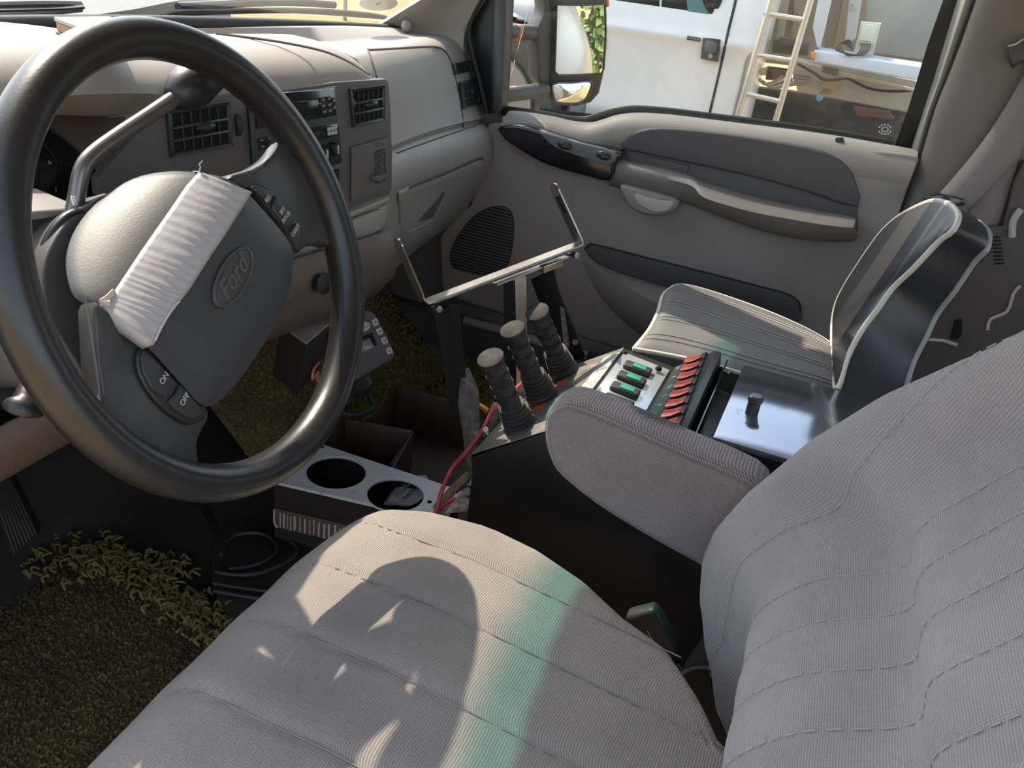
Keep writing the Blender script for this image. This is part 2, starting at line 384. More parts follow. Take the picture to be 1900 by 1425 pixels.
# rear door post with its trim (right of the side window)
jx = 0.855
edge = [(1838, -60), (1812, 0), (1784, 80), (1757, 150), (1735, 205), (1708, 298), (1694, 340), (1674, 396), (1645, 470), (1612, 560), (1580, 700)]
front = [at(px, py, x=0.815) for px, py in edge]
g = G(); rows = []
for p in front:
    rows.append([V((jx, p.y + 0.01, p.z)), p, p + V((-0.012, -0.012, 0)), p + V((-0.025, -0.04, 0)), p + V((-0.028, -0.10, 0)), p + V((-0.02, -0.2, 0)), p + V((-0.01, -0.36, 0)), p + V((-0.01, -0.75, 0))])
zt = 1.17
p = front[0] + (front[0]-front[1])*0 ; rows.insert(0, [V((q.x - 0.05, q.y - 0.05, zt)) for q in rows[0]])
cols = [spline(c, 2) for c in zip(*rows)]
g.grid(cols)
post = make('trim_4', g, mat('pillar_trim', (0.185, 0.168, 0.152), 0.65, bump=(500, 0.2, 0.0006), var=(4, 0.4, (0.15, 0.133, 0.12))), angle=70)
struct(post)
g = G()          # painted edge of the door frame beside the post, and the dark gap
fr = [(1800, -60), (1774, 0), (1750, 80), (1730, 150), (1712, 205), (1690, 272)]
out = [(1832, -60), (1806, 0), (1779, 80), (1754, 150), (1732, 205), (1704, 298)]
a = [at(px, py, x=0.845) for px, py in fr]; b = [at(px, py, x=0.83) for px, py in out]
g.grid([[p + V((0.02, 0, 0)) for p in a], a, [(p+q)/2 + V((-0.012, 0, 0)) for p, q in zip(a, b)], b, [q + V((0.03, 0, 0)) for q in b]])
struct(make('trim_5', g, mat('painted_door_frame', (0.42, 0.42, 0.40), 0.3, coat=0.6), angle=60, solid=0.003))
g = G()
low = [(1830, -60), (1805, 0), (1777, 80), (1752, 150), (1730, 205), (1702, 298), (1684, 345), (1666, 396), (1638, 470)]
a = [at(px, py, x=0.818) for px, py in low]; b = [at(px + 8, py + 2, x=0.818) for px, py in low]
g.grid([[p + V((0.03, 0, 0)) for p in a], a, b, [q + V((0.03, 0, 0)) for q in b]])
struct(make('trim_6', g, M['seal'], solid=0.004))
# side roof rails and driver's side front pillar (behind the camera's left)
g = G().tube(spline([(0.67, 0.13, 1.145), (0.70, -0.1, 1.165), (0.71, -0.7, 1.175), (0.70, -1.3, 1.17)], 4), 0.030, 10)
struct(make('trim_7', g, M['headliner']))
g = G().tube(spline([(-0.79, 0.52, 0.70), (-0.74, 0.36, 0.90), (-0.68, 0.10, 1.14), (-0.70, -0.1, 1.165), (-0.71, -0.7, 1.175)], 4), 0.04, 10)
struct(make('trim_8', g, M['headliner']))
# cab side below the rear quarter
g = G().box((0.86, -1.36, -0.05), (0.90, -0.62, 0.62)).box((0.79, -0.64, -0.06), (0.90, 0.76, 0.125), 0.01)
struct(make('wall_right', g, M['door_dark']))
g = G().box((-0.84, -1.36, -0.10), (-0.80, 0.7, 0.015), 0.004); struct(make('wall_left', g, M['paint']))
m_kick = mat('kick_panel', (0.12, 0.11, 0.10), 0.7)
struct(make('trim_14', G().prism([V((0.825, y, z)) for y, z in ((0.20, 0.0), (0.22, 0.30), (0.25, 0.60), (0.31, 0.76), (0.46, 0.76), (0.80, 0.68), (0.80, 0.0))], (0.03, 0, 0)), m_kick))
struct(make('trim_15', G().box((-0.84, 0.26, 0.0), (-0.805, 0.80, 0.70)), m_kick))
struct(make('trim_16', G().box((-0.80, 0.47, 0.66), (0.825, 0.80, 0.724)), M['seal']))

# ------------------------------------------------------------------ the ground and the bonnet outside
m_sand = mat('pale_dry_sand', (0.42, 0.31, 0.17), 0.95, spec=0.0, var=(0.8, 0.5, (0.36, 0.265, 0.155)), bump=(6, 0.5, 0.03), stain=(5, 0.68, (0.38, 0.29, 0.19)))
g = G().box((-30, -30, GROUND - 0.2), (30, 30, GROUND)); struct(make('floor_ground', g, m_sand, origin=(0, 0, GROUND)))
hood = [at(0, 36, z=0.69), at(180, 27, z=0.69), at(250, 17, z=0.70), at(345, -2, z=0.70), at(380, -14, z=0.69)]
m_hood = mat('dusty_grey_green_bonnet', (0.10, 0.105, 0.095), 0.6)
g = G(); e = hood[1:]
rows = []
for x in (-1.2, -0.8, -0.5, -0.25):
    rows.append([V((x, y, 0.70 - (y - 0.75)*0.03)) for y in (0.83, 1.0, 1.3, 1.7, 2.1)])
q = [V((at(180, 27, z=0.69).x + 0.0, 0.83, 0.69)), at(180, 27, z=0.69), at(250, 17, z=0.69), at(345, -2, z=0.68), at(420, -18, z=0.66)]
rows.append([V((p.x, p.y, p.z)) for p in q]); rows.append([V((p.x + 0.04, p.y + 0.0, p.z - 0.16)) for p in q]); rows.append([V((p.x + 0.05, p.y, -0.2)) for p in q])
g.grid(rows)
hd = tag(make('car_bonnet', g, m_hood, angle=60), 'dusty grey green bonnet seen through the windscreen over the steering wheel', 'bonnet')
g = G().tube(spline([at(150, 22, z=0.695) + V((0, 0, 0.005)), at(60, 26, z=0.7), at(-30, 30, z=0.7)], 4), 0.006)
make('panel_line', g, M['seal'], hd)
t = thing('windscreen_wiper', 'black wiper resting at the foot of the windscreen, ahead of the dashboard tray', 'wiper', at(430, 25, y=0.685), 'wipers at the foot of the windscreen')
g = G().tube(spline([at(x, y, y=0.70) for x, y in ((300, 30), (330, 22), (400, 21), (500, 18), (600, 20), (680, 26), (716, 32))], 4), 0.0045, 6); make('blade', g, M['rubber'], t)
g = G().tube(spline([at(x, y, y=0.705) for x, y in ((300, 30), (400, 24), (550, 22), (690, 32), (716, 34))], 4), 0.006, 6, flat=((0, 0, 1), 0.6)); make('rubber_strip', g, M['rubber'], t)
g = G().tube(spline([at(x, y, y=0.71) for x, y in ((330, 13), (400, 9), (470, 5), (540, 4), (620, 9))], 4), [0.008]*17, 8); make('arm', g, M['black'], t)
t = thing('windscreen_wiper', 'black wiper with fine ribs at the far left over the dusty bonnet', 'wiper', at(60, 10, y=0.72), 'wipers at the foot of the windscreen')
g = G().tube(spline([at(x, y, y=0.72) for x, y in ((-40, 13), (40, 10), (100, 9), (150, 10))], 4), 0.006, 6); make('blade', g, M['rubber'], t)
g = G().tube(spline([at(x, y, y=0.715) for x, y in ((-40, 20), (40, 18), (110, 16), (152, 13))], 4), 0.007, 6, flat=((0, 0, 1), 0.5)); make('rubber_strip', g, M['rubber'], t)
g = G(); c = at(702, 10, y=0.5); cn = [V((0.036*math.cos(k*PI/16), 0, 0.017*math.sin(k*PI/16))) for k in range(32)]
c = ws(0.49, 0.07) + V((0, -0.012, 0)); sl = (ws(0.49, 0.2) - ws(0.49, 0.05)).normalized(); rt = (ws(0.55, 0.07) - ws(0.45, 0.07)).normalized()
def on_ws(px, py, off=0.006):
    n = rt.cross(sl).normalized(); n = n if n.y < 0 else -n
    return atp(px, py, ws(0.49, 0.07) + n*off, n), n
c, n_ = on_ws(702, 6)
ol = [on_ws(702 + 36*math.cos(k*PI/16), 6 + 14*math.sin(k*PI/16))[0] for k in range(32)]
g = G().prism(ol, -n_*0.0006); st = tag(make('windscreen_sticker', g, mat('white_vinyl', (0.92, 0.91, 0.88), 0.6)), 'white oval sticker on the lower corner of the windscreen', 'sticker')
text('lettering', '63', 0.012, c + n_*0.0008, rt, sl, M['grey_mark'], st)
g = G().box(at(640, 30, z=GROUND) - V((0.06, 0.06, 0)), at(640, 30, z=GROUND) + V((0.06, 0.06, 1.5)), 0.01)
pp = at(640, 38, z=GROUND)
g = G().box((pp.x - 0.035, pp.y - 0.035, GROUND), (pp.x + 0.035, pp.y + 0.035, GROUND + 2.2), 0.008)
tag(make('fence_post', g, mat('weathered_post', (0.30, 0.29, 0.27), 0.8, var=(20, 0.6, (0.2, 0.19, 0.18)))), 'grey post standing in the sand beyond the windscreen', 'post')

# ================================================================== dashboard
F0 = V((0.14, 0.155, 0.70)); FN = V((-0.15, -1, 0.11)).normalized()
FR = V((1, -0.15, 0)).normalized(); FU = FN.cross(FR).normalized(); FU = FU if FU.z > 0 else -FU
def fp(px, py, d=0.0): return atp(px, py, F0 + FN*d, FN)
def fy(x, z): return 0.155 - 0.15*(x - 0.14) + 0.11*(z - 0.70)
dash = thing('dashboard', 'grey beige dashboard with air vents and radio behind the steering wheel', 'dashboard', (0.0, 0.45, 0.45))
prof = [(0.10, .44), (0.03, .455), (0.006, .475), (0, .50), (0, .53), (0, .56), (0, .585), (0, .61), (0, .635), (0, .66), (0, .68), (0, .70), (0, .715), (0, .727), (0.001, .735), (0.003, .742), (0.007, .75), (0.014, .758), (0.024, .766), (0.038, .773), (0.06, .780), (0.09, .785), (0.12, .786), (0.145, .783), (0.158, .776), (0.168, .766), (0.20, .757), (0.28, .752), (0.40, .738)]
g = G(); rows = []; N = 150
for i in range(N+1):
    x = -0.86 + (0.165 + 0.86)*i/N; row = []
    e = max(0.0, (x - 0.095)/0.07); drop = 0.030*e*e; back = 0.03*e**3 if e > 0 else 0
    for dy, z in prof:
        zz = z
        if z > 0.70: zz = z - drop*sstep(0.70, 0.77, z)
        yb = fy(x, min(z, 0.735)) + dy
        if dy > 0.13: yb = max(yb, lerp(yb, 0.34 + dy - 0.158, 0)); 
        # brow over the instruments
        bx = math.exp(-((x + 0.46)/0.22)**4)
        if z >= 0.727: yb -= 0.055*bx*sstep(0.727, 0.742, z)*(1 - sstep(0.1, 0.2, dy))
        if z >= 0.742: zz += 0.020*bx*(1 - sstep(0.15, 0.3, dy))
        # instrument recess
        r = ((x + 0.455)/0.205)**4 + ((z - 0.612)/0.126)**4
        yb += 0.115*(1 - sstep(0.55, 1.15, r))
        # radio bay
        row.append(V((x, yb + back, zz)))
    rows.append(row)
g.grid(rows)
tail = [p + V((0.012, 0.03, 0)) for p in rows[-1]]; tail2 = [V((p.x + 0.016, max(p.y + 0.12, 0.28), p.z - 0.006)) for p in rows[-1]]
g.grid([rows[-1], tail, tail2])
body = make('dash_body', g, M['dash'], dash, angle=55)
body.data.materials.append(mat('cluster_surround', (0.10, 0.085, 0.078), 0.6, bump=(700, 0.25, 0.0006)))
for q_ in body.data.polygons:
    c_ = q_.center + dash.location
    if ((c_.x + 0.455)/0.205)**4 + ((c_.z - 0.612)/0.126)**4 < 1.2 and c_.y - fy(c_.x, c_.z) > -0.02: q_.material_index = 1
lab(body, 'grey beige hooded dash moulding round the instruments and centre stack')
# centre stack facing, its shade put into dash colour; left vent bezel shares it
def quad(px, d0, d1, m, name, parent, bev=0.003, seg=2):
    g = G().prism([fp(x, y, d1) for x, y in px], FN*(d0 - d1), bev, seg, True); return make(name, g, m, parent)
fac = [(455, 192), (520, 168), (622, 152), (716, 146), (722, 152), (726, 200), (729, 290), (728, 352), (722, 362), (640, 398), (600, 414), (540, 400), (470, 330)]
centre = quad(fac, -0.01, 0.0012, M['dash_dark'], 'centre_bezel', dash, 0.003); lab(centre, 'centre stack surround in the dash plastic, shade put into its colour')
lf = [(302, 192), (430, 172), (458, 178), (472, 330), (300, 372), (185, 362), (182, 330)]
lb = quad(lf, -0.01, 0.0012, M['dash_dark'], 'vent_bezel', dash, 0.003)
# instrument cluster
cl = [(20, 205), (84, 236), (120, 262), (153, 288), (178, 312), (202, 338), (190, 388), (150, 395), (20, 395)]
n2 = V((-0.25, -1, 0.45)).normalized(); c0 = V((-0.42, 0.30, 0.62))
g = G().prism([atp(x, y, c0, n2) for x, y in cl], -n2*0.01, 0.002, 2)
ic = make('instrument_cluster', g, mat('dark_gauge_lens', (0.010, 0.009, 0.010), 0.18, coat=0.3), dash)
for s, px, py in (('A', 92, 302), ('/', 104, 352)):
    text('gauge_marking', s, 0.006, atp(px, py, c0 + n2*0.001, n2), (1, -0.2, 0), (0, 0.3, 1), M['grey_mark'], ic)
for px, py in ((66, 300), (112, 335)):
    c = atp(px, py, c0 + n2*0.0008, n2); rr = V((1, 0, 0)); rr = (rr - n2*rr.dot(n2)).normalized(); uu = n2.cross(rr)
    make('gauge_ring', G().loop([c + (rr*math.cos(k*PI/10) + uu*math.sin(k*PI/10))*0.020 for k in range(20)], 0.0004, 5), mat('gauge_ring_grey', (0.035, 0.032, 0.032), 0.5) if 'gauge_ring_grey' not in bpy.data.materials else bpy.data.materials['gauge_ring_grey'], ic)
# air vents
def vent(q, nv, nh, wheel=None, knob=True, plane=None, depth=0.02, label=None, nrm=None):
    """q: four corner pixels tl, tr, br, bl"""
    P = plane or fp
    n = nrm if plane else FN
    c = [P(x, y, 0.006) for x, y in q]
    def bl(u, v, d=0.0): return lerp(lerp(c[0], c[1], u), lerp(c[3], c[2], u), v) + n*d
    g = G(); bw = 0.07; bh = 0.10
    o = [bl(0, 0), bl(1, 0), bl(1, 1), bl(0, 1)]; i_ = [bl(bw, bh), bl(1-bw, bh), bl(1-bw, 1-bh), bl(bw, 1-bh)]
    for k in range(4):
        a, b, cc, d = o[k], o[(k+1) % 4], i_[(k+1) % 4], i_[k]
        g.hexa([a - n*0.012, b - n*0.012, cc - n*0.012, d - n*0.012, a, b, cc - n*0.001, d - n*0.001], 0.0012, 2)
    fr = make('air_vent', g, M['vent'], dash)
    if label: lab(fr, label)
    g = G().prism([p - n*0.0035 for p in i_], -n*0.006); make('vent_cavity', g, M['hole'], fr)
    g = G()
    for k in range(1, nh+1):
        v = bh + (1-2*bh)*k/(nh+1); a, b = bl(bw*0.8, v), bl(1-bw*0.8, v); up = (bl(.5, 0) - bl(.5, 1)).normalized()
        g.obox((a+b)/2 - n*0.002, (b-a)/2, up*0.0016, n*0.0022 - up*0.0008, 0.0006, 1)
    for k in range(1, nv+1):
        u = bw + (1-2*bw)*k/(nv+1); a, b = bl(u, bh), bl(u, 1-bh); sd_ = (bl(1, .5) - bl(0, .5)).normalized()
        g.obox((a+b)/2 - n*0.0032, (b-a)/2, sd_*0.0009, n*0.002, 0, 1)
    make('vanes', g, M['vent'], fr)
    if knob:
        sd_ = (bl(1, .5) - bl(0, .5)).normalized()
        g = G().lathe(bl(0.55, 0.47, -0.001) - sd_*0.013, sd_, ((0, 0.001), (0.004, 0.004), (0.014, 0.0055), (0.024, 0.0045), (0.028, 0.001)), 12); make('vent_knob', g, M['vent'], fr)
    if wheel:
        a, b = P(wheel[0], wheel[1], 0.0), P(wheel[2], wheel[3], 0.0); sd_ = n.cross((b-a).normalized())
        r = (a-b).length/2; pr = [(-0.004, r*0.9), (-0.003, r), (0.003, r), (0.004, r*0.9)]
        g = G().lathe((a+b)/2 - n*(r - 0.007), sd_, pr, 28); make('thumb_wheel', g, M['vent'], fr)
    return fr
vent(((311, 206), (428, 187), (434, 272), (320, 293)), 5, 2, (437, 205, 442, 258), label='wide black vent beside the shift lever')
vent(((651, 165), (716, 157), (715, 224), (657, 237)), 5, 2, (650, 178, 652, 210), label='black vent at the end of the centre stack')
# radio and heater panel
rb = quad([(462, 196), (520, 176), (624, 160), (630, 235), (636, 302), (560, 330), (472, 340)], 0.0, 0.0055, M['black'], 'radio_bezel', dash, 0.002)
ra = quad([(475, 190), (530, 171), (621, 163), (626, 214), (545, 230), (478, 240)], 0.005, 0.009, M['black_gloss'], 'radio', rb, 0.002)
dp = quad([(490, 205), (540, 190), (596, 184), (599, 210), (548, 220), (492, 228)], 0.0085, 0.0098, mat('dark_display', (0.012, 0.016, 0.015), 0.12), 'display', ra, 0.0005)
for k, (x, y) in enumerate(((600, 186), (611, 184), (601, 197), (612, 195), (603, 208), (613, 206), (620, 187), (621, 200))):
    w = 4.5 if k < 6 else 2.5
    b_ = quad([(x-w, y-4.5), (x+w, y-5.2), (x+w, y+4.2), (x-w, y+4.8)], 0.009, 0.0115, M['vent'], 'radio_button', ra, 0.0008)
    quad([(x-1.4, y-1.2), (x+1.4, y-1.5), (x+1.4, y+1), (x-1.4, y+1.2)], 0.0115, 0.0118, M['grey_mark'], 'button_mark', b_, 0)
hp = quad([(560, 240), (626, 229), (630, 250), (570, 268)], 0.005, 0.008, M['black_gloss'], 'heater_display', rb, 0.001)
for x, y in ((611, 240), (617, 239), (623, 238), (612, 248), (618, 247), (624, 246)):
    quad([(x-2.4, y-3.4), (x+2.4, y-3.9), (x+2.4, y+3), (x-2.4, y+3.4)], 0.008, 0.0095, M['grey_mark'], 'heater_button', rb, 0.0005)
for x, y, r in ((597, 284, 13), (617, 276, 13)):
    a = fp(x, y - r, 0.0055); b = fp(x, y + r, 0.0055); R_ = (a-b).length/2
    k = make('heater_knob', G().lathe((a+b)/2, FN, ((0, R_), (0.006, R_*0.98), (0.009, R_*0.8), (0.0095, 0)), 24, side=FR, sx=0.8), M['black'], rb)
    make('knob_pointer', G().obox((a+b)/2 + FN*0.0098, FU*R_*0.6, FR*0.0012, FN*0.0006), M['grey_mark'], k)
for x, y in ((492, 262), (494, 273)):
    quad([(x-9, y-5), (x+10, y-7), (x+10, y+3), (x-9, y+5)], 0.0055, 0.0095, M['black_gloss'], 'rocker_button', rb, 0.0015)
quad([(482, 208), (486, 202), (489, 220), (485, 226)], 0.0055, 0.008, M['vent'], 'small_button', rb, 0.001)
# blank panel and slider on the right of the stack
pn = quad([(653, 273), (720, 255), (723, 348), (653, 374)], 0.003, 0.0055, M['dash_dark'], 'blank_panel', dash, 0.0015)
quad([(697, 280), (716, 274), (717, 335), (697, 342)], 0.0055, 0.0062, mat('deep_brown_slot', (0.03, 0.026, 0.024), 0.7), 'slider_slot', pn, 0.0003)
for k in range(11):
    y = 284 + k*4.2
    quad([(698, y), (713, y-4), (713, y-2), (698, y+2)], 0.006, 0.0078, M['dash_dark'], 'slot_rib', pn, 0.0003) if k < 11 else None
quad([(697, 327), (717, 322), (717, 332), (712, 334), (706, 338), (697, 335)], 0.006, 0.016, M['dash_dark'], 'slider_tab', pn, 0.0015)
quad([(700, 265), (716, 261), (716, 269), (700, 273)], 0.0055, 0.0072, M['dash_dark'], 'vent_grip', pn, 0.0008)
# dark slot left of the stack's foot, ledge and the drawer below
quad([(600, 314), (634, 303), (636, 310), (603, 322)], 0.0, 0.012, M['dash_dark'], 'radio_ledge', dash, 0.003)
quad([(603, 322), (630, 314), (630, 345), (610, 352)], 0.0, 0.0052, M['hole'], 'recess_slot', dash, 0.0005)
quad([(560, 420), (640, 398), (724, 364), (724, 374), (642, 408), (560, 430)], -0.01, 0.014, M['dash'], 'stack_ledge', dash, 0.004)
low = quad([(540, 430), (640, 410), (722, 378), (716, 415), (700, 440), (655, 462), (540, 500)], -0.06, 0.002, M['dash'], 'ashtray_housing', dash, 0.004)
dr = quad([(646, 411), (700, 390), (711, 389), (713, 397), (706, 425), (696, 437), (658, 456), (600, 470), (590, 430)], 0.001, 0.009, M['dash'], 'ashtray_drawer', low, 0.004, 3)
quad([(655, 467), (690, 449), (692, 455), (658, 473)], 0.0, 0.004, M['hole'], 'drawer_slot', low, 0.0003)
quad([(655, 474), (692, 456), (693, 460), (660, 480), (600, 500), (590, 495)], 0.0, 0.012, M['dash'], 'drawer_lip', low, 0.003)
# knee panel under the column and the piece beside it
kn = G(); 
rows = []
for z, yy in ((0.50, 0.16), (0.47, 0.165), (0.44, 0.18), (0.41, 0.21), (0.395, 0.26), (0.40, 0.40)):
    rows.append([V((x, yy + 0.02*abs(x + 0.4), z - 0.05*max(0, -0.42 - x))) for x in (-0.84, -0.7, -0.55, -0.42, -0.3, -0.18)])
kn.grid(rows); kp = make('knee_panel', kn, M['tan'], dash, angle=60, solid=0.004); lab(kp, 'tan brown knee panel under the steering column')
g = G(); rows = []
for z, yy in ((0.54, 0.165), (0.50, 0.16), (0.46, 0.17), (0.42, 0.20), (0.40, 0.26), (0.40, 0.40)):
    rows.append([V((x, yy - 0.04*sstep(-0.2, 0.15, x), z)) for x in (-0.20, -0.12, -0.04, 0.04, 0.10, 0.15)])
g.grid(rows); lp = make('lower_panel', g, M['tan'], dash, angle=60, solid=0.004); lab(lp, 'tan lower panel with a black knob, seen inside the wheel rim')
c = at(578, 522, y=0.15)
kb = make('dial_bezel', G().lathe(c + V((0, 0.012, 0)), (-0.1, -1, 0.1), ((0, 0.020), (0.004, 0.020), (0.008, 0.016), (0.008, 0.0)), 24), M['tan'], lp)
make('dial_knob', G().lathe(c + V((0, 0.004, 0)), (-0.1, -1, 0.1), ((0, 0.012), (0.02, 0.012), (0.026, 0.015), (0.03, 0.0)), 20), M['black'], kb)
g = G().hexa([at(x, y, y=yy) for yy in (0.15, 0.17) for x, y in ((565, 470), (600, 480), (612, 500), (575, 492))], 0.004); make('moulded_rib', g, M['tan'], lp)
g = G().tube(spline([at(x, y, z=zz) for x, y, zz in ((400, 63, .7865), (440, 67, .7865), (520, 78, .7855), (600, 95, .781), (650, 116, .773), (685, 138, .764))], 5), 0.0016, 6); make('pod_seam_shade', g, mat('pod_shade_dark', (0.09, 0.08, 0.072), 0.8), dash)  # dark tube along the pod seam paints the shading of its step
# passenger side
A_ = [(.60, .735), (.53, .756), (.506, .761), (.498, .722), (.37, .726), (.31, .750), (.255, .766), (.225, .769), (.205, .764), (.19, .745), (.175, .715), (.170, .68), (.163, .655), (.160, .645), (.167, .641), (.167, .638), (.155, .635), (.146, .625), (.142, .605), (.146, .585), (.156, .572), (.160, .560), (.163, .52), (.166, .47), (.175, .40), (.24, .34), (.36, .31), (.50, .30)]
B_ = [(.53, .752), (.49, .757), (.45, .757), (.42, .755), (.40, .755), (.385, .754), (.37, .750), (.358, .744), (.350, .738), (.340, .722), (.328, .70), (.312, .66), (.292, .61), (.283, .597), (.289, .592), (.289, .589), (.272, .585), (.256, .572), (.245, .550), (.241, .525), (.246, .500), (.255, .480), (.272, .44), (.292, .40), (.33, .345), (.40, .31), (.47, .295), (.55, .29)]
g = G(); rows = []
def pd(t):
    r = []
    for (ya, za), (yb, zb) in zip(A_, B_):
        r.append(V((lerp(0.145, 0.815, t), lerp(ya, yb, t) + 0.014*math.sin(PI*t), lerp(za, zb, t))))
    return r
for i in range(25): rows.append(pd(i/24))
last = rows[-1]
rows.append([V((p.x + 0.012, p.y + 0.012, p.z)) for p in last]); rows.append([V((p.x + 0.016, p.y + 0.05, p.z)) for p in last])
first = rows[0]; rows.insert(0, [V((p.x - 0.01, p.y + 0.10, p.z - 0.004)) for p in first])
g.grid(rows)
pb = make('passenger_dash', g, M['dash'], dash, angle=50); lab(pb, 'pale beige passenger side of the dash with the airbag lid and glovebox')
# a point on the passenger dash surface hit by the sight line through a pixel
tri = []
for i in range(1, len(rows)-3):
    for j in range(len(A_)-1): tri.append((rows[i][j], rows[i+1][j], rows[i+1][j+1], rows[i][j+1]))
from mathutils.geometry import intersect_ray_tri
def pd_hit(px, py, d=0.0, tries=12):
    r = ray(px, py); best = None
    for a, b, c, e in tri:
        for t3 in ((a, b, c), (a, c, e)):
            h = intersect_ray_tri(*t3, r, EYE, True)
            if h is not None:
                k = (h - EYE).length
                if best is None or k < best[0]:
                    n = (t3[1]-t3[0]).cross(t3[2]-t3[0]).normalized(); n = n if n.dot(r) < 0 else -n
                    best = (k, h, n)
    if best is None:
        return pd_hit(px + (4 if px < 800 else -4), py - 2, d, tries - 1) if tries else None
    return best[1] + best[2]*d
def pline(px, d, r, m, name, parent=pb, closed=False, n=5):
    pts = [pd_hit(x, y, d) for x, y in px]; pts = [p for p in pts if p is not None]
    g = G()
    P = spline(pts, n, closed)
    g.loop(P, r, 6) if closed else g.tube(P, r, 6)
    return make(name, g, m, parent)
m_gap = mat('shut_line', (0.05, 0.045, 0.04), 0.8)
pline([(683, 92), (690, 93), (740, 90), (790, 87), (812, 88), (826, 96), (838, 118), (850, 170), (858, 215), (860, 238)], 0.0, 0.0022, m_gap, 'airbag_lid_edge')
pline([(683, 92), (688, 110), (700, 150)], 0.0, 0.0018, m_gap, 'airbag_lid_edge')
pline([(736, 284), (780, 268), (820, 254), (862, 240), (894, 229)], 0.0, 0.0012, m_gap, 'pad_seam')
def ppatch(px, d0, d1, m, name, parent=pb, n=4):
    """a panel that follows the passenger dash surface"""
    P = [(x, y) for x, y in px]; cx = sum(p[0] for p in P)/len(P); cy = sum(p[1] for p in P)/len(P)
    out = [V((x, y, 0)) for x, y in P]; out = [q for a, b in zip(out, out[1:]+out[:1]) for q in (lerp(a, b, k/n) for k in range(n))]
    rws = []
    for s, d in ((1.0, d0), (0.995, d1*0.6), (0.97, d1), (0.75, d1), (0.5, d1), (0.25, d1), (0.02, d1)):
        row = []
        for q in out:
            h = pd_hit(cx + (q.x-cx)*s, cy + (q.y-cy)*s, d)
            row.append(h if h is not None else rws[-1][len(row)])
        rws.append(row)
    g = G().grid(rws, cv=True); g.f.append(tuple(len(g.v) - len(out) + k for k in range(len(out))))
    return make(name, g, m, parent, angle=50)
gb = ppatch([(738, 356), (762, 344), (830, 318), (888, 294), (895, 297), (893, 318), (885, 340), (868, 368), (845, 395), (822, 418), (790, 442), (752, 462), (742, 460)], 0.0, 0.005, M['dash'], 'glovebox_door')
pline([(752, 352), (765, 343), (830, 318), (886, 295), (893, 297)], 0.003, 0.0020, m_gap, 'lid_gap', gb)
lt = ppatch([(768, 410), (800, 374), (818, 353), (820, 358), (806, 384), (797, 402)], 0.004, 0.0065, M['dash_dark'], 'glovebox_latch', gb)
pline([(752, 428), (775, 418), (796, 406)], 0.006, 0.0022, M['dash'], 'latch_lip', gb)
def pvent(q, nv, nh, label, knob):
    a, b, c, e = [pd_hit(x, y, 0.0) for x, y in q]
    n = (b-a).cross(e-a).normalized(); n = n if n.dot(EYE - a) > 0 else -n
    return vent(q, nv, nh, None, knob, plane=lambda px, py, d: atp(px, py, a + n*(d + 0.003), n), label=label, nrm=n)
pvent(((857, 152), (886, 145), (894, 193), (864, 202)), 4, 2, 'small black vent beside the passenger door', True)
pvent(((845, 117), (874, 112), (879, 131), (849, 137)), 8, 0, 'slotted defroster outlet above the passenger vent', False)
# things on the dash
nb = thing('notebook', 'thin grey notebook with brown page edges on the dash top', 'notebook', at(150, 40, z=0.80))
q = [at(100, 31, z=0.815), at(155, 52, z=0.815), at(235, 50, z=0.815), at(205, 30, z=0.815)]
make('cover', G().prism(q, (0, 0, -0.004), 0.001), mat('grey_cover', (0.42, 0.40, 0.36), 0.7), nb)
make('pages', G().prism([p + V((0, 0, -0.0042)) + (sum(q, V())/4 - p)*0.04 for p in q], (0, 0, -0.008), 0.001), mat('brown_pages', (0.38, 0.20, 0.09), 0.8), nb)
make('back_cover', G().prism([p + V((0, 0, -0.0125)) for p in q], (0, 0, -0.003), 0.001), M['dash_dark'], nb)

# ================================================================== steering wheel and column
WN = V((0, -0.9242, 0.3819)); WU = V((0, 0.3819, 0.9242)); WX = V((1, 0, 0))
def wp(px, py, c=0.0): return atp(px, py, WHEEL + WN*c, WN)
sw = thing('steering_wheel', 'black leather steering wheel turned to one side, its airbag cover patched with tape', 'steering wheel', WHEEL)
RM, rm = 0.1805, 0.0160
g = G(); rows = []
for i in range(128):
    a = 2*PI*i/128; rad = WX*math.cos(a) + WU*math.sin(a)
    row = []
    for k in range(20):
        b = 2*PI*k/20
        row.append(WHEEL + rad*(RM + math.cos(b)*rm*0.98) + WN*(math.sin(b)*rm*1.12))
    rows.append(row)
g.grid(rows, cu=True, cv=True)
make('rim', g, M['leather'], sw, angle=80)
hx = (wp(420, 335, 0.01) - wp(235, 600, 0.01)).normalized(); hy = WN.cross(hx).normalized()
if hy.dot(wp(200, 400) - wp(350, 600)) < 0: hy = -hy
fold = wp(470, 355, 0.012)
def fv(p): return (p - fold).dot(hy)
def pad_c(p):
    v = max(0.0, fv(p)); return 0.012 - (12.0*v*v if v < 0.06 else 12.0*0.0036 + 1.44*(v - 0.06))
def pp_(px, py, extra=0.0):
    c = 0.04; prev = c
    while c > -0.16:
        if c - extra <= pad_c(wp(px, py, c)): break
        prev = c; c -= 0.004
    lo, hi = c, prev
    for _ in range(14):
        m_ = (lo + hi)/2
        if m_ - extra <= pad_c(wp(px, py, m_)): lo = m_
        else: hi = m_
    return wp(px, py, (lo + hi)/2)
PAD = [(363, 316), (306, 317), (257, 329), (212, 356), (174, 390), (146, 432), (134, 477), (138, 519), (151, 549), (181, 570), (232, 605), (287, 644), (340, 702), (393, 754), (439, 722), (477, 672), (515, 610), (545, 541), (553, 492), (549, 454), (515, 407), (469, 356), (431, 329)]
ol = [pp_(x, y) for x, y in PAD]; ol = spline(ol, 3, True)
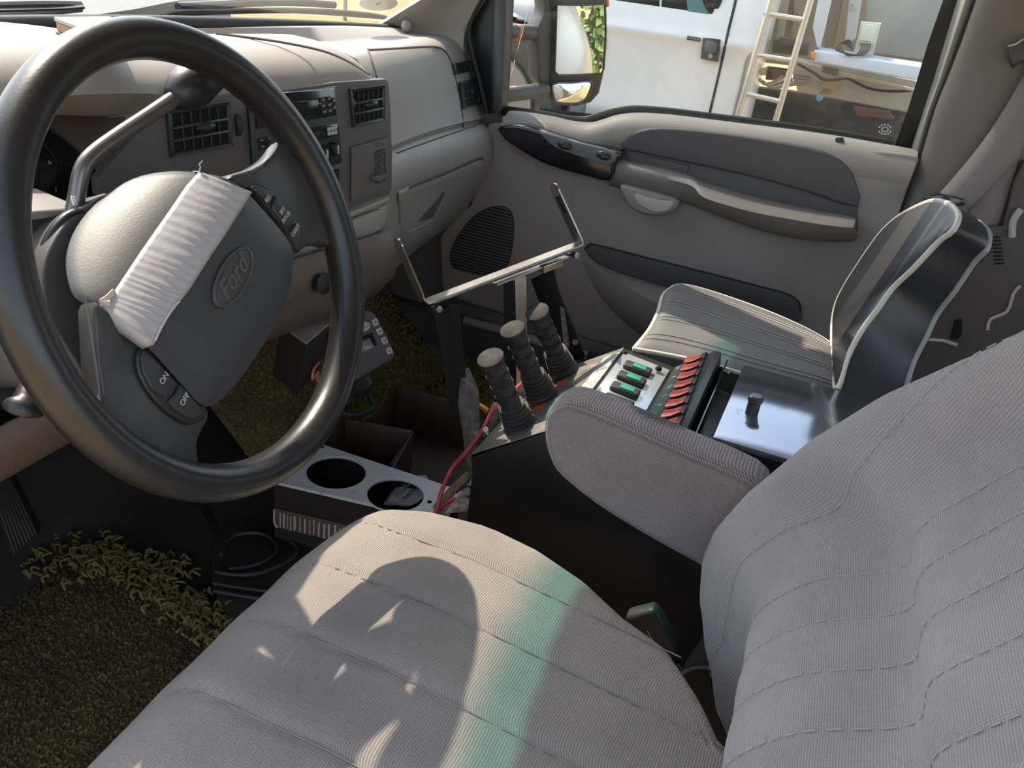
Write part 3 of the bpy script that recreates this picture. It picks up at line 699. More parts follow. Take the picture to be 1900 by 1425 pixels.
m_pad = mat('airbag_cover_vinyl', (0.034, 0.035, 0.038), 0.46, bump=(420, 0.16, 0.0006), var=(10, 0.5, (0.048, 0.047, 0.047)))
cen = sum(ol, V())/len(ol)
cen2 = pp_(360, 520)
def hf(t, p):
    v = fv(p); cc = (p - WHEEL).dot(WN)
    return WN*((pad_c(p) - cc) + 0.006*(1 - t**6) - 0.006)
g = G().dome(ol, cen2, hf, 14, base=-WN*0.007)
pad = make('airbag_cover', g, m_pad, sw, angle=60)
# maker's oval pressed into the cover
oc = pp_(432, 513, 0.0008); ox = hx*0.0345; oy = hy*0.0145
ell = lambda s: [oc + ox*s*math.cos(k*PI/20) + oy*s*math.sin(k*PI/20) + WN*0.0006 for k in range(40)]
em = make('oval_emblem', G().prism([p - WN*0.001 for p in ell(1.0)], WN*0.0016, 0.0006, 2), mat('emblem_vinyl', (0.050, 0.047, 0.046), 0.5), pad)
m_em = mat('emblem_relief', (0.085, 0.078, 0.074), 0.5)
make('emblem_ring', G().loop([p + WN*0.0008 for p in ell(0.94)], 0.0008, 6), m_em, em)
t = text('emblem_script', 'Ford', 0.0225, oc + WN*0.0016, hx, hy, m_em, em, 0.0005, 0.012)
for v in t.data.vertices:      # lean the script
    p = v.co + WHEEL; d = (p - oc).dot(hy); v.co += hx*d*0.3
# tape
m_tape = mat('grey_duct_tape', (0.43, 0.405, 0.40), 0.55, bump=(60, 0.5, 0.0015), var=(30, 0.4, (0.36, 0.335, 0.33)))
L_ = [(370, 318), (345, 345), (318, 385), (290, 425), (262, 465), (240, 498), (222, 525), (205, 550), (186, 566)]
R_ = [(468, 356), (450, 385), (425, 425), (398, 465), (372, 505), (350, 540), (332, 562), (312, 590), (285, 640)]
rows = []
for k in range(len(L_)*12 - 11):
    i, f = min(k//12, len(L_)-2), (k - 12*min(k//12, len(L_)-2))/12
    l = lerp(V((*L_[i], 0)), V((*L_[i+1], 0)), f); r = lerp(V((*R_[i], 0)), V((*R_[i+1], 0)), f)
    row = []
    for j in range(13):
        q = lerp(l, r, j/12); e = 0.0016 + 0.00026*math.sin(k*1.35 + 0.5*math.sin(j*0.5 + k*0.2) + 1.2*math.sin(k*0.37))
        row.append(pp_(q.x, q.y, e))
    rows.append(row)
rows = [[p - WN*0.010 + (hx*0.004) for p in rows[0]]] + rows + [[p - WN*0.010 - hx*0.003 for p in rows[-1]]]
tp_ = make('tape_patch', G().grid(rows), m_tape, sw, angle=70, solid=0.0008); lab(tp_, 'wrinkled silver grey tape wrapped across the airbag cover')
g = G().tube(spline([pp_(370, 318, 0.002), pp_(372, 310, 0.004), pp_(370, 305, 0.006), pp_(376, 298, 0.008)], 4), 0.0006, 5); make('loose_thread', g, m_tape, tp_)
g = G().tube(spline([pp_(212, 540, 0.003), pp_(200, 552, 0.004), pp_(188, 560, 0.004), pp_(205, 562, 0.003)], 4), 0.0022, 6, flat=(WN, 0.5)); make('frayed_edge', g, mat('frayed_tape', (0.55, 0.47, 0.36), 0.9), tp_)
g = G().tube(spline([pp_(x, y, 0.002) for x, y in ((333, 560), (325, 566), (312, 585), (300, 605), (288, 632))], 4), 0.0008, 5); make('tape_edge', g, mat('tape_edge_white', (0.6, 0.57, 0.55), 0.7), tp_)
# spokes
def plate(px, c, th, bev, name, m, parent=sw, sub=0):
    P = spline([wp(x, y, c) for x, y in px], 3, True)
    return make(name, G().prism(P, -WN*th, bev, 4), m, parent, angle=50, sub=sub)
m_sp = mat('spoke_vinyl', (0.030, 0.030, 0.030), 0.40, bump=(300, 0.3, 0.0006), var=(18, 0.6, (0.075, 0.072, 0.066)))
plate([(425, 330), (470, 312), (505, 290), (528, 262), (548, 265), (585, 330), (612, 400), (622, 452), (600, 452), (570, 458), (549, 470), (520, 430), (480, 370)], -0.001, 0.020, 0.008, 'spoke', m_sp)
plate([(180, 560), (178, 620), (182, 680), (190, 735), (172, 752), (190, 790), (250, 850), (330, 900), (385, 905), (372, 860), (370, 815), (390, 765), (340, 705), (280, 640), (230, 600)], -0.001, 0.020, 0.008, 'spoke', m_sp)
# skirt behind the hub
m_sk = mat('hub_skirt', (0.085, 0.082, 0.078), 0.55, bump=(300, 0.25, 0.0006), var=(18, 0.6, (0.055, 0.053, 0.05)))
sk = [(215, 362), (170, 375), (128, 405), (96, 450), (80, 500), (82, 560), (98, 605), (125, 648), (150, 690), (165, 735), (185, 745), (186, 690), (182, 640), (200, 590), (260, 560), (300, 450)]
P = spline([wp(x, y, -0.060) for x, y in sk], 3, True); make('hub_skirt', G().prism(P, -WN*0.035, 0.010, 4), m_sk, sw, angle=50)
g = G().tube(spline([wp(x, y, -0.002) for x, y in ((158, 552), (168, 610), (180, 690), (184, 730), (176, 752))], 5), 0.0008, 6); make('skirt_seam', g, mat('seam_line', (0.16, 0.15, 0.14), 0.6), sw)
# button pods
def pod(px, name, c=0.0035):
    P = spline([wp(x, y, c) for x, y in px], 2, True); return make(name, G().prism(P, -WN*0.012, 0.0025, 3), M['black'], sw, angle=50)
p1 = pod([(466, 347), (482, 344), (505, 352), (530, 378), (550, 405), (562, 432), (560, 452), (556, 466), (546, 450), (528, 424), (500, 390), (478, 364)], 'button_pod')
p2 = pod([(264, 643), (256, 660), (256, 682), (264, 706), (286, 740), (318, 770), (350, 788), (370, 783), (386, 768), (350, 730), (318, 695), (286, 656)], 'button_pod')
def button(px, name, par, c=0.006):
    P = [wp(x, y, c) for x, y in px]; return make(name, G().prism(P, -WN*0.006, 0.0016, 3), mat_btn, par, angle=50)
mat_btn = mat('button_rubber', (0.030, 0.029, 0.029), 0.45)
b = button([(470, 351), (490, 350), (504, 357), (508, 366), (502, 381), (484, 364)], 'cruise_button', p1); text('button_text', 'RES', 0.0056, wp(497, 369, 0.0068), hx, hy, M['grey_mark'], b, 0.0003)
b = button([(512, 362), (528, 378), (544, 398), (548, 408), (534, 424), (506, 386)], 'cruise_button', p1)
text('button_text', 'SET', 0.0056, wp(524, 391, 0.0068), hx, hy, M['grey_mark'], b, 0.0003); text('button_text', 'ACCEL', 0.0052, wp(531, 402, 0.0068), hx, hy, M['grey_mark'], b, 0.0003)
b = button([(550, 414), (559, 432), (559, 448), (554, 455), (538, 430)], 'cruise_button', p1); text('button_text', 'COAST', 0.0052, wp(549, 427, 0.0068), hx, hy, M['grey_mark'], b, 0.0003)
b = button([(268, 650), (284, 662), (316, 696), (332, 712), (320, 730), (306, 738), (282, 720), (266, 690), (263, 662)], 'cruise_button', p2); text('button_text', 'ON', 0.0066, wp(305, 702, 0.0068), hx, hy, M['grey_mark'], b, 0.0003)
b = button([(336, 714), (350, 728), (380, 764), (370, 776), (352, 778), (326, 760), (312, 744), (324, 732)], 'cruise_button', p2); text('button_text', 'OFF', 0.0066, wp(343, 741, 0.0068), hx, hy, M['grey_mark'], b, 0.0003)

# column
col_ = thing('shaft_shroud', 'grey shaft shroud with the gear lever, behind the steering wheel', 'shroud', WHEEL - WN*0.12)
g = G(); rows = []
ca = WHEEL - WN*0.105
for t, sx, sz in ((0.0, 0.066, 0.060), (0.012, 0.072, 0.068), (0.08, 0.072, 0.070), (0.15, 0.066, 0.066), (0.22, 0.06, 0.06), (0.225, 0.05, 0.05)):
    rows.append([ca - WN*t + WX*(sx*math.copysign(abs(math.cos(k*PI/16))**0.7, math.cos(k*PI/16)) - 0.0) + WU*(sz*math.copysign(abs(math.sin(k*PI/16))**0.7, math.sin(k*PI/16)) - 0.012) for k in range(32)])
g.grid(rows, cv=True, cap=True)
make('shroud_shell', g, mat('column_plastic', (0.14, 0.13, 0.12), 0.55, bump=(500, 0.2, 0.0006)), col_, angle=45)
g = G().prism([at(x, y, y=0.105) for x, y in ((46, 398), (56, 393), (120, 388), (150, 385), (150, 400), (110, 404), (60, 410))], (0, 0.05, 0.006), 0.003); make('shroud_lip', g, mat('column_plastic_light', (0.22, 0.205, 0.19), 0.55), col_)
g = G().tube(spline([at(x, y, y=0.085) for x, y in ((150, 394), (124, 404), (100, 430), (84, 465), (76, 510), (74, 560), (82, 610), (104, 655))], 5), 0.0045, 10); make('shroud_ring', g, M['black'], col_)
sl = make('gear_lever', G().tube(spline([at(132, 412, y=0.098), at(141, 372, y=0.098), at(152, 318, y=0.098), at(172, 288, y=0.099), at(220, 252, y=0.100), at(280, 212, y=0.102), at(330, 178, y=0.104)], 8), 0.0068, 14), mat('lever_steel', (0.16, 0.15, 0.14), 0.32, 0.6), col_)
kb0, kb1 = at(322, 184, y=0.103), at(420, 112, y=0.109); ax = kb1 - kb0; Lk = ax.length
kn = make('gear_knob', G().lathe(kb0, ax, [(0, 0.007), (Lk*.04, 0.012), (Lk*.16, 0.0175), (Lk*.35, 0.0200), (Lk*.6, 0.0180), (Lk*.9, 0.0150), (Lk*1.0, 0.012), (Lk*1.02, 0.0)], 28), M['black'], sl, angle=50)
cfr = -FWD
bt = make('overdrive_button', G().obox(lerp(kb0, kb1, 0.62) + UPV*0.0165 + cfr*0.004, ax.normalized()*0.010, RGT*0.004, UPV*0.003, 0.001), mat('overdrive_cap', (0.50, 0.47, 0.40), 0.5), kn)
text('knob_mark', 'O/D', 0.009, lerp(kb0, kb1, 0.66) + cfr*0.0180 + UPV*0.001, RGT*0.9 + UPV*0.3, UPV - RGT*0.3, M['white_mark'], kn, 0.0003)
g = G()
for k in range(4):
    for j in range(2):
        c = at(137 + j*4 - k*1.2, 378 - k*4, y=0.090); g.obox(c, RGT*0.0009, UPV*0.0011, FWD*0.0005)
make('lever_marks', g, M['white_mark'], sl)
g = G().tube(spline([at(80, 700, y=0.06), at(60, 725, y=0.05), at(46, 752, y=0.045), at(40, 768, y=0.045)], 5), [0.008]*5 + [0.010]*5 + [0.013, 0.014, 0.014, 0.013, 0.010] + [0.004], 14); make('turn_signal_lever', g, M['black'], col_)

# ================================================================== passenger door
XD = 0.80
door = struct(thing('door_1', 'grey passenger door with black armrest pad and window', 'door', (0.83, -0.2, 0.08)))
del door['category']
def dp_(px, py, x=XD): return at(px, py, x=x)
m_door = M['door']
sill = [(905, 214), (935, 212), (960, 214), (1010, 222), (1050, 231), (1085, 234), (1110, 228), (1140, 219), (1180, 216), (1240, 220), (1320, 230), (1400, 240), (1480, 250), (1560, 262), (1640, 276), (1704, 287)]
bot = [(1704, 300), (1686, 345), (1668, 396), (1640, 470), (1610, 560), (1575, 720), (1400, 760), (1250, 715), (1100, 668), (980, 632), (870, 598), (830, 588), (818, 520), (815, 440), (842, 400), (872, 380), (895, 320), (900, 250)]
pts = [dp_(x, y + (16 if x < 1600 else 5)) for x, y in sill] + [dp_(x, y) for x, y in bot]
pan = make('door_panel', G().prism(pts, (0.055, 0, 0), 0.006, 3), m_door, door, angle=50)
# rounded sill along the window
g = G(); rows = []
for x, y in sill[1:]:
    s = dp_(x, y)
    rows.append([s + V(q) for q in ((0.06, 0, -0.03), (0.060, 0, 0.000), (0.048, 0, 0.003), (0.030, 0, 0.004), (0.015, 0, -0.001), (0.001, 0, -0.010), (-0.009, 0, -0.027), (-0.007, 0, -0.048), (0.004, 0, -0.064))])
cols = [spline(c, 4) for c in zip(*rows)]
g.grid(cols); make('window_sill', g, mat('sunlit_sill_plastic', (0.33, 0.30, 0.265), 0.55, bump=(600, 0.25, 0.0006)), door, angle=60)  # door plastic with the colour raised to stand in for sunlight on the sill
wl = [(915, 208), (932, 206), (1000, 214), (1050, 223), (1085, 226), (1110, 219), (1135, 211), (1165, 206), (1195, 206), (1250, 211), (1320, 220), (1400, 230), (1480, 241), (1560, 253), (1655, 271)]
g = G().tube(spline([at(x, y, x=0.852) for x, y in wl], 4), 0.0115, 10, flat=((1, 0, 0), 0.7)); ws_ = make('weatherstrip', g, mat('green_black_seal', (0.030, 0.033, 0.022), 0.4), door)
# window glass, hung in the door
gl = [(928, 215)] + [(x, y + 6) for x, y in wl[2:-1]] + [(1660, 278), (1700, 180), (1742, 60), (1790, -60)]
P = [at(x, y, x=0.862) for x, y in gl]; P += [V((0.80, P[-1].y - 0.02, 1.15)), V((0.80, 0.0, 1.15)), V((0.845, 0.22, 0.85))]
P = [V((0.862 - 0.10*max(0, p.z - 0.75), p.y, p.z)) for p in P]
pane = make('window_glass', G().prism(P, (0.004, 0, 0)), glass('side_window_glass', (0.96, 0.98, 0.96), 0.6, dust=0.035), door, smooth=False)
m_etch = mat('etched_mark', (0.75, 0.77, 0.75), 0.7)
g = G(); ec = (1642, 240)
for r0, r1, ds in ((10, 5.5, (0, 22, -22, 180, 158, 202)), (5.5, 3.0, (0, 90, 180, 270))):
    for a in range(0, 360, 30):
        if abs(math.sin(math.radians(a))) < 0.3 and r0 == 10: continue
        q = [at(ec[0] + 13/10*r*math.cos(math.radians(a + s)), ec[1] + r*math.sin(math.radians(a + s)), x=0.859) for r, s in ((r0, -9), (r0, 9), (r0 - 2, 9), (r0 - 2, -9))]
        g.prism(q, (-0.0006, 0, 0))
make('etched_logo', g, m_etch, pane)
# rear run channel of the window, and the front sail with its channel
g = G(); a = [(1776, -60), (1750, 0), (1722, 80), (1701, 150), (1684, 205), (1660, 272)]; b = [(1802, -60), (1777, 0), (1753, 80), (1732, 150), (1714, 205), (1690, 276)]
g.grid([[at(x, y, x=0.866) for x, y in a], [at(x, y, x=0.848) for x, y in a], [at(x, y, x=0.842) for x, y in b], [at(x, y, x=0.87) for x, y in b]])
make('rear_channel', g, M['seal'], door, angle=60, solid=0.003)
sp_ = [(858, 60), (866, 30), (888, -10), (930, -40), (940, -40), (936, 60), (932, 140), (928, 205), (905, 212), (896, 190), (885, 140), (872, 95)]
make('mirror_sail', G().prism([at(x, y, x=0.815) for x, y in sp_], (0.05, 0, 0), 0.004, 2), M['black'], door, angle=50)
g = G().grid([[at(x, y, x=0.805) for x, y in ((918, -40), (916, 60), (914, 140), (912, 204))], [at(x, y, x=0.800) for x, y in ((922, -40), (921, 60), (920, 140), (918, 206))], [at(x, y, x=0.806) for x, y in ((940, -40), (937, 60), (933, 140), (929, 207))]])
make('front_channel', g, mat('channel_grey', (0.10, 0.10, 0.095), 0.5), door, angle=60, solid=0.004)
g = G().tube(spline([at(x, y, x=0.80) for x, y in ((898, -10), (880, 25), (870, 60), (878, 105), (892, 160), (903, 210))], 5), 0.005, 8); make('sail_seal', g, M['seal'], door)
lk = make('lock_knob', G().hexa([at(1557 + sx*9, 273, x=0.815 + sy*0.006) for sx, sy in ((-1, -1), (1, -1), (1, 1), (-1, 1))] + [at(1558 + sx*7.5, 255, x=0.815 + sy*0.005) for sx, sy in ((-1, -1), (1, -1), (1, 1), (-1, 1))], 0.002, 3), M['black'], door)
make('lock_collar', G().lathe(at(1556, 275, x=0.818), (0, 0, 1), ((-0.002, 0.013), (0.001, 0.012), (0.0012, 0.008)), 16), mat('collar', (0.4, 0.37, 0.34), 0.5), lk)
# upper arm pad
pad_px = [(1152, 275), (1160, 260), (1176, 246), (1205, 238), (1250, 238), (1330, 246), (1420, 259), (1500, 274), (1545, 288), (1573, 310), (1587, 340), (1592, 386), (1500, 358), (1400, 330), (1300, 308), (1200, 287)]
P = spline([at(x, y, x=XD - 0.014) for x, y in pad_px], 2, True)
make('door_pad', G().prism(P, (0.02, 0, 0), 0.010, 5, True), M['door_dark'], door, angle=60)
gr = [(1148, 300), (1156, 276), (1200, 282), (1320, 308), (1450, 340), (1592, 382), (1592, 430), (1500, 420), (1400, 400), (1250, 370), (1160, 330)]
make('grip_recess', G().prism([at(x, y, x=XD - 0.004) for x, y in gr], (0.01, 0, 0), 0.002), M['door_dark'], door)
make('grip_divider', G().prism([at(x, y, x=XD - 0.008) for x, y in ((1201, 290), (1278, 307), (1272, 334), (1200, 318))], (0.01, 0, 0), 0.002), M['door_dark'], door)
# armrest: top shelf reaching into the cab, front lip falling below
ST = [  # back-edge px, front-edge px, lip bottom px
    ((1146, 291), (1140, 301), (1128, 337), .035), ((1180, 300), (1178, 313), (1178, 349), .040), ((1240, 312), (1238, 326), (1240, 362), .045), ((1285, 326), (1285, 339), (1288, 376), .055),
    ((1312, 337), (1311, 362), (1313, 386), .080), ((1400, 363), (1398, 387), (1402, 418), .088), ((1474, 380), (1472, 401), (1478, 436), .088), ((1530, 391), (1526, 410), (1534, 441), .088), ((1571, 398), (1566, 415), (1574, 442), .085), ((1588, 404), (1585, 416), (1591, 440), .080)]
rows = []
for (bx, by), (fx_, fy_), (lx, ly), dp in ST:
    b_ = at(bx, by, x=XD - 0.004); f_ = at(fx_, fy_, x=XD - dp); l_ = at(lx, ly, x=XD - dp*0.85)
    rows.append([b_ + V((0.01, 0, 0)), b_, lerp(b_, f_, 0.5) + V((0, 0, 0.003)), lerp(b_, f_, 0.9) + V((0, 0, 0.002)), f_ + V((-0.003, 0, -0.006)), lerp(f_, l_, 0.5) + V((-0.004, 0, 0)), l_, l_ + V((0.02, 0, -0.012)), l_ + V((0.06, 0, -0.02))])
cols = [spline(c, 4) for c in zip(*rows)]
g = G().grid(cols); n = len(cols); m_ = len(cols[0])
g.f.append(tuple(k*m_ for k in range(n))); g.f.append(tuple(k*m_ + m_ - 1 for k in range(n))[::-1])
ar = make('armrest', g, mat('armrest_plastic', (0.19, 0.175, 0.16), 0.55, bump=(500, 0.25, 0.0006)), door, angle=50)
# handle cup under the armrest
cu = [(1150, 344), (1180, 350), (1225, 361), (1258, 373), (1250, 393), (1215, 401), (1178, 392), (1158, 370)]
P = spline([at(x, y, x=XD - 0.05) for x, y in cu], 3, True)
cp = make('pull_cup', G().prism(P, (0.06, 0, 0), 0.008, 4, True), m_door, door, angle=50)
P = spline([at(x, y, x=XD - 0.0505) for x, y in ((1178, 359), (1200, 365), (1225, 371), (1250, 374), (1242, 388), (1222, 393), (1202, 388), (1183, 375))], 3, True)
make('cup_sun_crescent', G().prism(P, (-0.0025, 0, 0.0), 0.001), mat('cup_sunlit_cream', (0.50, 0.46, 0.40), 0.5), cp)  # pale crescent paints the sunlight falling inside the cup
# window switch scoop
sc = [(922, 240), (935, 234), (958, 233), (985, 238), (1020, 250), (1075, 266), (1120, 276), (1152, 284), (1143, 305), (1130, 336), (1090, 328), (1040, 315), (1000, 300), (960, 276), (935, 258)]
P = spline([at(x, y, x=XD - 0.045) for x, y in sc], 2, True)
sc_ = make('switch_scoop', G().prism(P, (0.05, 0, 0), 0.010, 4, True), M['black_gloss'], door, angle=60)
tp2 = [(1002, 246), (1030, 252), (1080, 266), (1142, 283), (1130, 308), (1090, 296), (1048, 282), (1020, 268)]
make('switch_plate', G().prism(spline([at(x, y, x=XD - 0.0465) for x, y in tp2], 2, True), (0.008, 0, 0), 0.003, 3, True), mat('switch_plate_plastic', (0.15, 0.15, 0.145), 0.4), sc_)
for x, y in ((1048, 270), (1120, 289)):
    c = at(x, y, x=XD - 0.048); d = (at(x+10, y+3, x=XD - 0.048) - c).normalized(); u = V((1, 0, 0)).cross(d)
    make('window_switch', G().lathe(c + V((0.002, 0, 0)), (-1, 0, 0.3), ((0, 0.0085), (0.004, 0.0085), (0.007, 0.006), (0.0075, 0.0)), 20, side=d, sx=1.9), M['black'], sc_)
# map pocket: a long dark mouth above a bulging pouch
bp_ = [(1072, 470), (1085, 462), (1200, 505), (1330, 540), (1470, 580), (1500, 560), (1512, 520), (1520, 640), (1480, 690), (1350, 680), (1240, 640), (1160, 600), (1110, 555), (1085, 515)]
bulge = [(1078, 472), (1092, 482), (1130, 505), (1190, 525), (1260, 542), (1380, 575), (1480, 600), (1490, 640), (1400, 680), (1280, 660), (1190, 622), (1130, 570), (1095, 520)]
P = spline([at(x, y, x=XD - 0.002) for x, y in bulge], 3, True); cN = sum(P, V())/len(P)
g = G().dome(P, cN, lambda t, p: V((-0.032*(1 - t**3), 0, 0)), 10); make('pocket_bulge', g, m_door, door, angle=60)
mo = [(1084, 462), (1092, 455), (1106, 454), (1200, 478), (1320, 508), (1420, 534), (1460, 545), (1482, 560), (1486, 580), (1478, 598), (1380, 570), (1260, 540), (1190, 520), (1130, 500), (1096, 480)]
P = spline([at(x, y, x=XD - 0.006) for x, y in mo], 3, True)
mp = make('map_pocket', G().prism(P, (0.01, 0, 0), 0.004, 3, True), M['door_dark'], door, angle=50)
make('pocket_rim', G().tube(spline([at(x, y, x=XD - 0.007) for x, y in mo[:9]], 4), 0.0016, 6), mat('pocket_line', (0.02, 0.02, 0.02), 0.7), mp)
# recessed lower field of the panel edge, speaker grille
so = [(834, 474), (842, 450), (858, 424), (880, 400), (905, 386), (928, 382), (946, 390), (953, 412), (952, 445), (946, 480), (936, 503), (918, 511), (890, 510), (860, 505), (838, 494)]
P = spline([at(x, y, x=XD - 0.003) for x, y in so], 3, True)
sg = make('speaker_grille', G().prism(P, (0.008, 0, 0), 0.001), mat('grille_black', (0.02, 0.019, 0.018), 0.8), door)
def inside(x, y, poly):
    c = False
    for (x0, y0), (x1, y1) in zip(poly, poly[1:] + poly[:1]):
        if (y0 > y) != (y1 > y) and x < (x1 - x0)*(y - y0)/(y1 - y0) + x0: c = not c
    return c
g = G(); PY = [(p.y, p.z) for p in P]; z0, z1 = min(p.z for p in P), max(p.z for p in P)
for k in range(24):
    z = lerp(z0, z1, (k + 0.5)/24); ys = [yy*0.002 - 0.2 for yy in range(0, 400)]; ins = [y for y in ys if inside(y, z, PY)]
    if len(ins) > 2: g.box((XD - 0.0065, min(ins), z - 0.0016), (XD - 0.002, max(ins), z + 0.0016), 0.0006, 1)
make('grille_slats', g, mat('grille_brown', (0.11, 0.10, 0.093), 0.6), sg)
# sill trim at the foot of the door
g = G().grid([[at(x, y, x=XD - 0.012) for x, y in ((815, 545), (860, 560), (960, 590), (1080, 625), (1200, 660))], [at(x, y, x=XD - 0.012) for x, y in ((815, 588), (870, 600), (970, 632), (1090, 668), (1200, 700))]])
make('kick_strip', g, M['door_dark'], door, solid=0.01)
g = G().tube([at(x, y, x=XD - 0.03) for x, y in ((862, 594), (930, 612), (1000, 634), (1090, 660))], 0.011, 10); make('floor_rail', g, m_door, door)

# ------------------------------------------------------------------ towing mirror outside the passenger window
tm = thing('towing_mirror', 'black towing mirror with two panes outside the passenger window', 'mirror', (0.95, 0.2, 0.7))
MN = V((-0.60, -0.80, -0.09)).normalized(); MC = V((1.06, 0.19, 0.73))
def mp_(px, py, d=0.0): return atp(px, py, MC + MN*d, MN)
hs = [(1018, -40), (1028, 40), (1024, 120), (1022, 170), (1024, 188), (1040, 197), (1070, 199), (1098, 192), (1114, 174), (1122, 140), (1128, 90), (1129, 30), (1124, -40)]
P = [mp_(x, y, 0.004) for x, y in hs]
make('housing', G().prism(P, -MN*0.07, 0.010, 3), M['black'], tm, angle=50)
m_mir = mat('mirror_silver', (0.92, 0.92, 0.92), 0.01, 1.0)
def pane_(px, name, d=0.006):
    P = [mp_(x, y, d) for x, y in px]; o = make(name, G().prism(P, -MN*0.003), m_mir, tm, smooth=False)
    make('pane_frame', G().loop(spline([mp_(x, y, d) for x, y in px], 1, True), 0.0028, 8), M['black_gloss'], o); return o
pane_([(1033, 9), (1080, 9), (1122, 8), (1124, 60), (1120, 128), (1116, 137), (1070, 139), (1036, 139), (1029, 132), (1031, 70)], 'main_pane')
c = [(1026, 156), (1060, 153), (1097, 152), (1092, 175), (1082, 188), (1060, 192), (1036, 190), (1028, 182)]
cc = [mp_(x, y, 0.006) for x, y in c]; cs = spline(cc, 4, True); ce = sum(cs, V())/len(cs)
o = make('convex_pane', G().dome(cs, ce, lambda t, p: MN*(0.008*(1 - t*t)), 8, base=-MN*0.003), m_mir, tm, angle=80)
make('pane_frame', G().loop(cs, 0.0025, 8), M['black_gloss'], o)
m_arm = mat('mirror_arm_grey', (0.07, 0.068, 0.065), 0.5, var=(30, 0.5, (0.10, 0.095, 0.09)))
make('mirror_post', G().prism(spline([mp_(x, y, -0.005) for x, y in ((1008, -40), (1012, 20), (1002, 45), (996, 75), (1000, 120), (1000, 150), (1020, 175), (1030, 180), (1030, 60), (1032, -40))], 2, True), -MN*0.05, 0.008, 3), m_arm, tm, angle=50)
def arm(pxs, name):
    P = spline([at(x, y, x=xx) for x, y, xx in pxs], 4)
    n = len(P); return make(name, G().tube(P, 0.017, 14), m_arm, tm)
a1 = arm(((900, 58, 0.88), (935, 59, 0.92), (975, 60, 0.98), (1015, 64, 1.04)), 'mirror_arm')
a2 = arm(((900, 178, 0.88), (935, 176, 0.92), (975, 172, 0.98), (1012, 165, 1.04)), 'mirror_arm')
m_or = mat('faded_orange_paint', (0.40, 0.19, 0.11), 0.7)
for a_, q in ((a1, ((944, 59, 0.935), (962, 60, 0.96))), (a2, ((944, 175.5, 0.935), (956, 174, 0.952)))):
    make('orange_band', G().tube([at(x, y, x=xx) for x, y, xx in q], 0.0178, 14), m_or, a_)
make('marker_lamp', G().prism([mp_(x, y, 0.0) for x, y in ((1122, -20), (1130, -20), (1131, 12), (1126, 14))], -MN*0.02, 0.002), mat('orange_lens', (0.75, 0.16, 0.04), 0.3), tm)

# ================================================================== driver's seat
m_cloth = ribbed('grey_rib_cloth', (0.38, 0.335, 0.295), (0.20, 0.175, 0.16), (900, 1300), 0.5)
ds = thing('driver_seat', 'grey ribbed cloth driver seat with fold-down armrest, tint stripe of light on its cushion', 'seat', (-0.42, -0.35, 0.08))
# cushion
XR = [(-0.045, -0.31), (-0.07, -0.262), (-0.10, -0.228), (-0.14, -0.205), (-0.20, -0.195), (-0.27, -0.198), (-0.33, -0.215), (-0.38, -0.245), (-0.433, -0.262), (-0.473, -0.305), (-0.497, -0.345), (-0.54, -0.37), (-0.60, -0.40)]
XL = -0.70
def c_top(x, y):
    z = 0.360 - 0.11*max(0.0, -0.22 - y)
    z += 0.010*math.sin(PI*min(1, max(0, (x - XL)/0.48)))
    return z
g = G(); rows = []
seams = [-0.300, -0.385, -0.475, -0.565]
for j in range(61):
    y = lerp(-0.030, -0.60, (j/60)**1.0)
    row = []
    xr = pwl([(-a, b) for a, b in XR], -y)[0]
    for i in range(91):
        u = i/90; x = lerp(XL, xr, u)
        z = c_top(x, y)
        fy_ = y + 0.030                      # 0 at the nose
        z -= 0.070*max(0, 1 + fy_/0.085)**2.2
        dxr = xr - x; z -= 0.062*max(0, 1 - dxr/0.055)**2.4
        dxl = x - XL; z -= 0.05*max(0, 1 - dxl/0.05)**2
        for s in seams:
            z -= 0.0030*math.exp(-((x - s)/0.0035)**2)*(1 if y < -0.06 else 0)
            z += 0.0022*math.exp(-((x - s - 0.02)/0.02)**2)
        row.append(V((x, y, z)))
    rows.append([V((row[0].x + 0.01, y, 0.20))] + row + [V((row[-1].x + 0.006, y, row[-1].z - 0.05)), V((row[-1].x - 0.02, y, 0.20))])
rows.insert(0, [V((p.x, p.y + 0.004, p.z - 0.03)) for p in rows[0]]); rows.insert(0, [V((p.x, -0.05, 0.20)) for p in rows[0]])
g.grid(rows)
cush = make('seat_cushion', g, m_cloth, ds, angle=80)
for s in seams:
    g = G()
    ys = [-0.075 - 0.012*k for k in range(38)]
    ys = [y for y in ys if s < pwl([(-a, b) for a, b in XR], -y)[0] - 0.02]
    if len(ys) > 3:
        g.tube([V((s, y, c_top(s, y) - 0.070*max(0, 1 + (y+0.03)/0.085)**2.2 - 0.001)) for y in ys], 0.0007, 5)
        make('seam', g, mat('seat_seam', (0.25, 0.22, 0.2), 0.9) if 'seat_seam' not in bpy.data.materials else bpy.data.materials['seat_seam'], cush)
